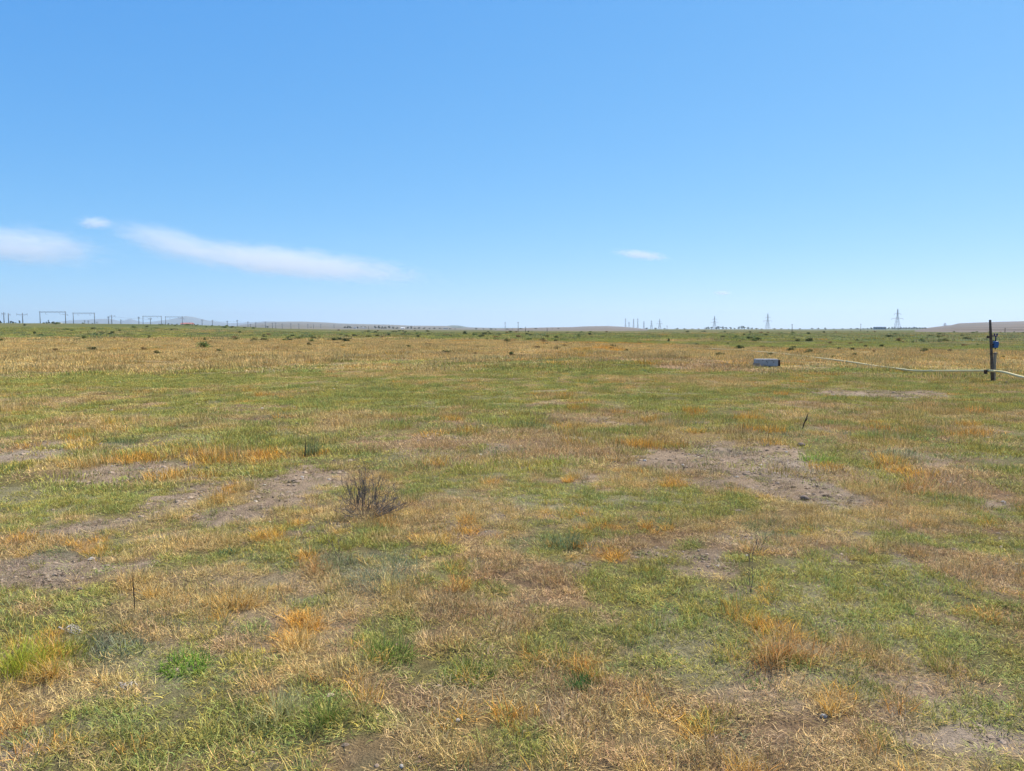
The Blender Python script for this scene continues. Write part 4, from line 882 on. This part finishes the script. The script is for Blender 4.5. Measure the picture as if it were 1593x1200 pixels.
for a in ((1281, 1116, 16, 'stone', 'pale stone at the foot of the narrow upright straw tuft', 3), (712, 1122, 12, 'stone', 'small pale stone in the thatch, bottom centre left', 4), (625, 1194, 14, 'stone', 'white stone at the bottom edge', 5), (125, 918, 12, 'brown_stone', 'brown stone on the bare patch at the left', 6),
          (8, 918, 10, 'brown_stone', 'dark stone at the left edge on the bare patch', 7), (1252, 778, 22, 'brown_stone', 'flat brown clod on the right bare soil', 8), (1246, 694, 16, 'brown_stone', 'dark clod pile beside the fresh green weed', 9), (1003, 718, 9, 'stone', 'pale stone at the left end of the right bare soil', 10),
          (327, 784, 10, 'brown_stone', 'dark clod under the thin upright straw tuft', 11), (174, 640, 9, 'stone', 'pale flat stone in the green grass, left', 12), (1555, 597, 5, 'stone', 'whitish stone at the foot of the dark post', 13), (1566, 596, 8, 'brown_stone', 'brown slab right of the whitish stone by the post', 14), (1383, 521.5, 4, 'stone', 'white stone block on the far right plain below the tree belt', 15), (1331, 581.5, 5, 'stone', 'small white stone in the grass before the pipe bend', 16)):
    stone(*a)

# ------------------------------------------------------------------ clouds: thin wisps far off, real volumes
def cloud(name, px, py, wpx, hpx, label, dens, rot=0.0, seed=0, D=13000, cover=0.5):
    r = ray(px, py); t = D / r.y; c = Vector((r.x * t, D, EYE + r.z * t)); m = D / F
    mb = MB(); n = 16; vs_ = []; fs_ = []
    for i in range(1, 8):
        la = -math.pi / 2 + math.pi * i / 8
        for k in range(n): lo = 2 * math.pi * k / n; vs_.append((math.cos(la) * math.cos(lo), math.cos(la) * math.sin(lo), math.sin(la)))
    vs_ += [(0, 0, -1), (0, 0, 1)]
    fs_ = [(i * n + k, i * n + (k + 1) % n, (i + 1) * n + (k + 1) % n, (i + 1) * n + k) for i in range(6) for k in range(n)] + [(7 * n, (k + 1) % n, k) for k in range(n)] + [(7 * n + 1, 6 * n + k, 6 * n + (k + 1) % n) for k in range(n)]
    mb.add(vs_, fs_); mt, nn, out = mat_base('cloud_vapour'); L = nn.links.new
    o = mb.build(name, mt); o.location = c; o.scale = (wpx / 2 * m, wpx * .3 * m, hpx / 2 * m); o.rotation_euler = (0, rot, 0); tag(o, label, 'cloud')
    tc = nn.nodes.new('ShaderNodeTexCoord'); ln = nn.nodes.new('ShaderNodeVectorMath'); ln.operation = 'LENGTH'; L(tc.outputs['Object'], ln.inputs[0])
    fo = nn.nodes.new('ShaderNodeMapRange'); fo.interpolation_type = 'SMOOTHSTEP'; fo.inputs['From Min'].default_value = 1.0; fo.inputs['From Max'].default_value = 0.1; L(ln.outputs['Value'], fo.inputs['Value'])
    mp = nn.nodes.new('ShaderNodeMapping'); mp.inputs['Location'].default_value = (seed * 3.1, seed * 1.7, seed); asp = wpx / hpx
    mp.inputs['Scale'].default_value = (asp * .5, 1.0, 1.5); mp.inputs['Rotation'].default_value = (0, .12, 0); L(tc.outputs['Object'], mp.inputs['Vector'])
    nz = nn.nodes.new('ShaderNodeTexNoise'); nz.inputs['Scale'].default_value = 2.5; nz.inputs['Detail'].default_value = 8; nz.inputs['Roughness'].default_value = .62; nz.inputs['Distortion'].default_value = .6; L(mp.outputs[0], nz.inputs['Vector'])
    ad = nn.nodes.new('ShaderNodeMath'); ad.operation = 'MULTIPLY_ADD'; ad.inputs[1].default_value = .30; L(fo.outputs[0], ad.inputs[0]); L(nz.outputs['Fac'], ad.inputs[2])
    th = nn.nodes.new('ShaderNodeMapRange'); th.inputs['From Min'].default_value = 1.20 - cover; th.inputs['From Max'].default_value = 1.42 - cover; th.inputs['To Max'].default_value = dens; L(ad.outputs[0], th.inputs['Value'])
    tf = nn.nodes.new('ShaderNodeMath'); tf.operation = 'MULTIPLY'; L(th.outputs[0], tf.inputs[0]); L(fo.outputs[0], tf.inputs[1]); th = tf
    pv = nn.nodes.new('ShaderNodeVolumePrincipled'); pv.inputs['Color'].default_value = (.97, .98, 1, 1); pv.inputs['Anisotropy'].default_value = 0.0; L(th.outputs[0], pv.inputs['Density']); L(pv.outputs[0], out.inputs['Volume'])
cloud('cloud', 36, 384, 380, 90, 'broad soft cloud bank at the left edge of the sky', .0013, R(4), 1, cover=.66)
cloud('cloud', 148, 347, 84, 30, 'small bright puff above the broad cloud bank', .005, 0, 2, cover=.64)
cloud('cloud', 262, 374, 250, 60, 'thin wisp joining the puff to the long streak', .0012, R(12), 5, cover=.72)
cloud('cloud', 448, 409, 600, 64, 'long thin streak of cloud tapering to the right', .0013, R(6), 3, cover=.70)
cloud('cloud', 998, 397, 130, 22, 'short thin streak of cloud right of the middle', .0045, R(7), 4, cover=.64)
cloud('cloud', 1124, 456, 44, 12, 'tiny white wisp low over the pylons', .01, 0, 6, cover=.66)

# ------------------------------------------------------------------ haze: one closed box of even air round the whole place
mb = MB(); mb.box((0, 0, 138), (26400, 26400, 284)); mt, nn, out = mat_base('haze_air')
pv = nn.nodes.new('ShaderNodeVolumePrincipled'); pv.inputs['Color'].default_value = (0.66, 0.80, 0.95, 1); pv.inputs['Density'].default_value = 8.5e-5; pv.inputs['Anisotropy'].default_value = .3
nn.links.new(pv.outputs[0], out.inputs['Volume']); hz = mb.build('haze', mt); tag(hz, 'thin blue summer haze over the plain', None, None, 'stuff')
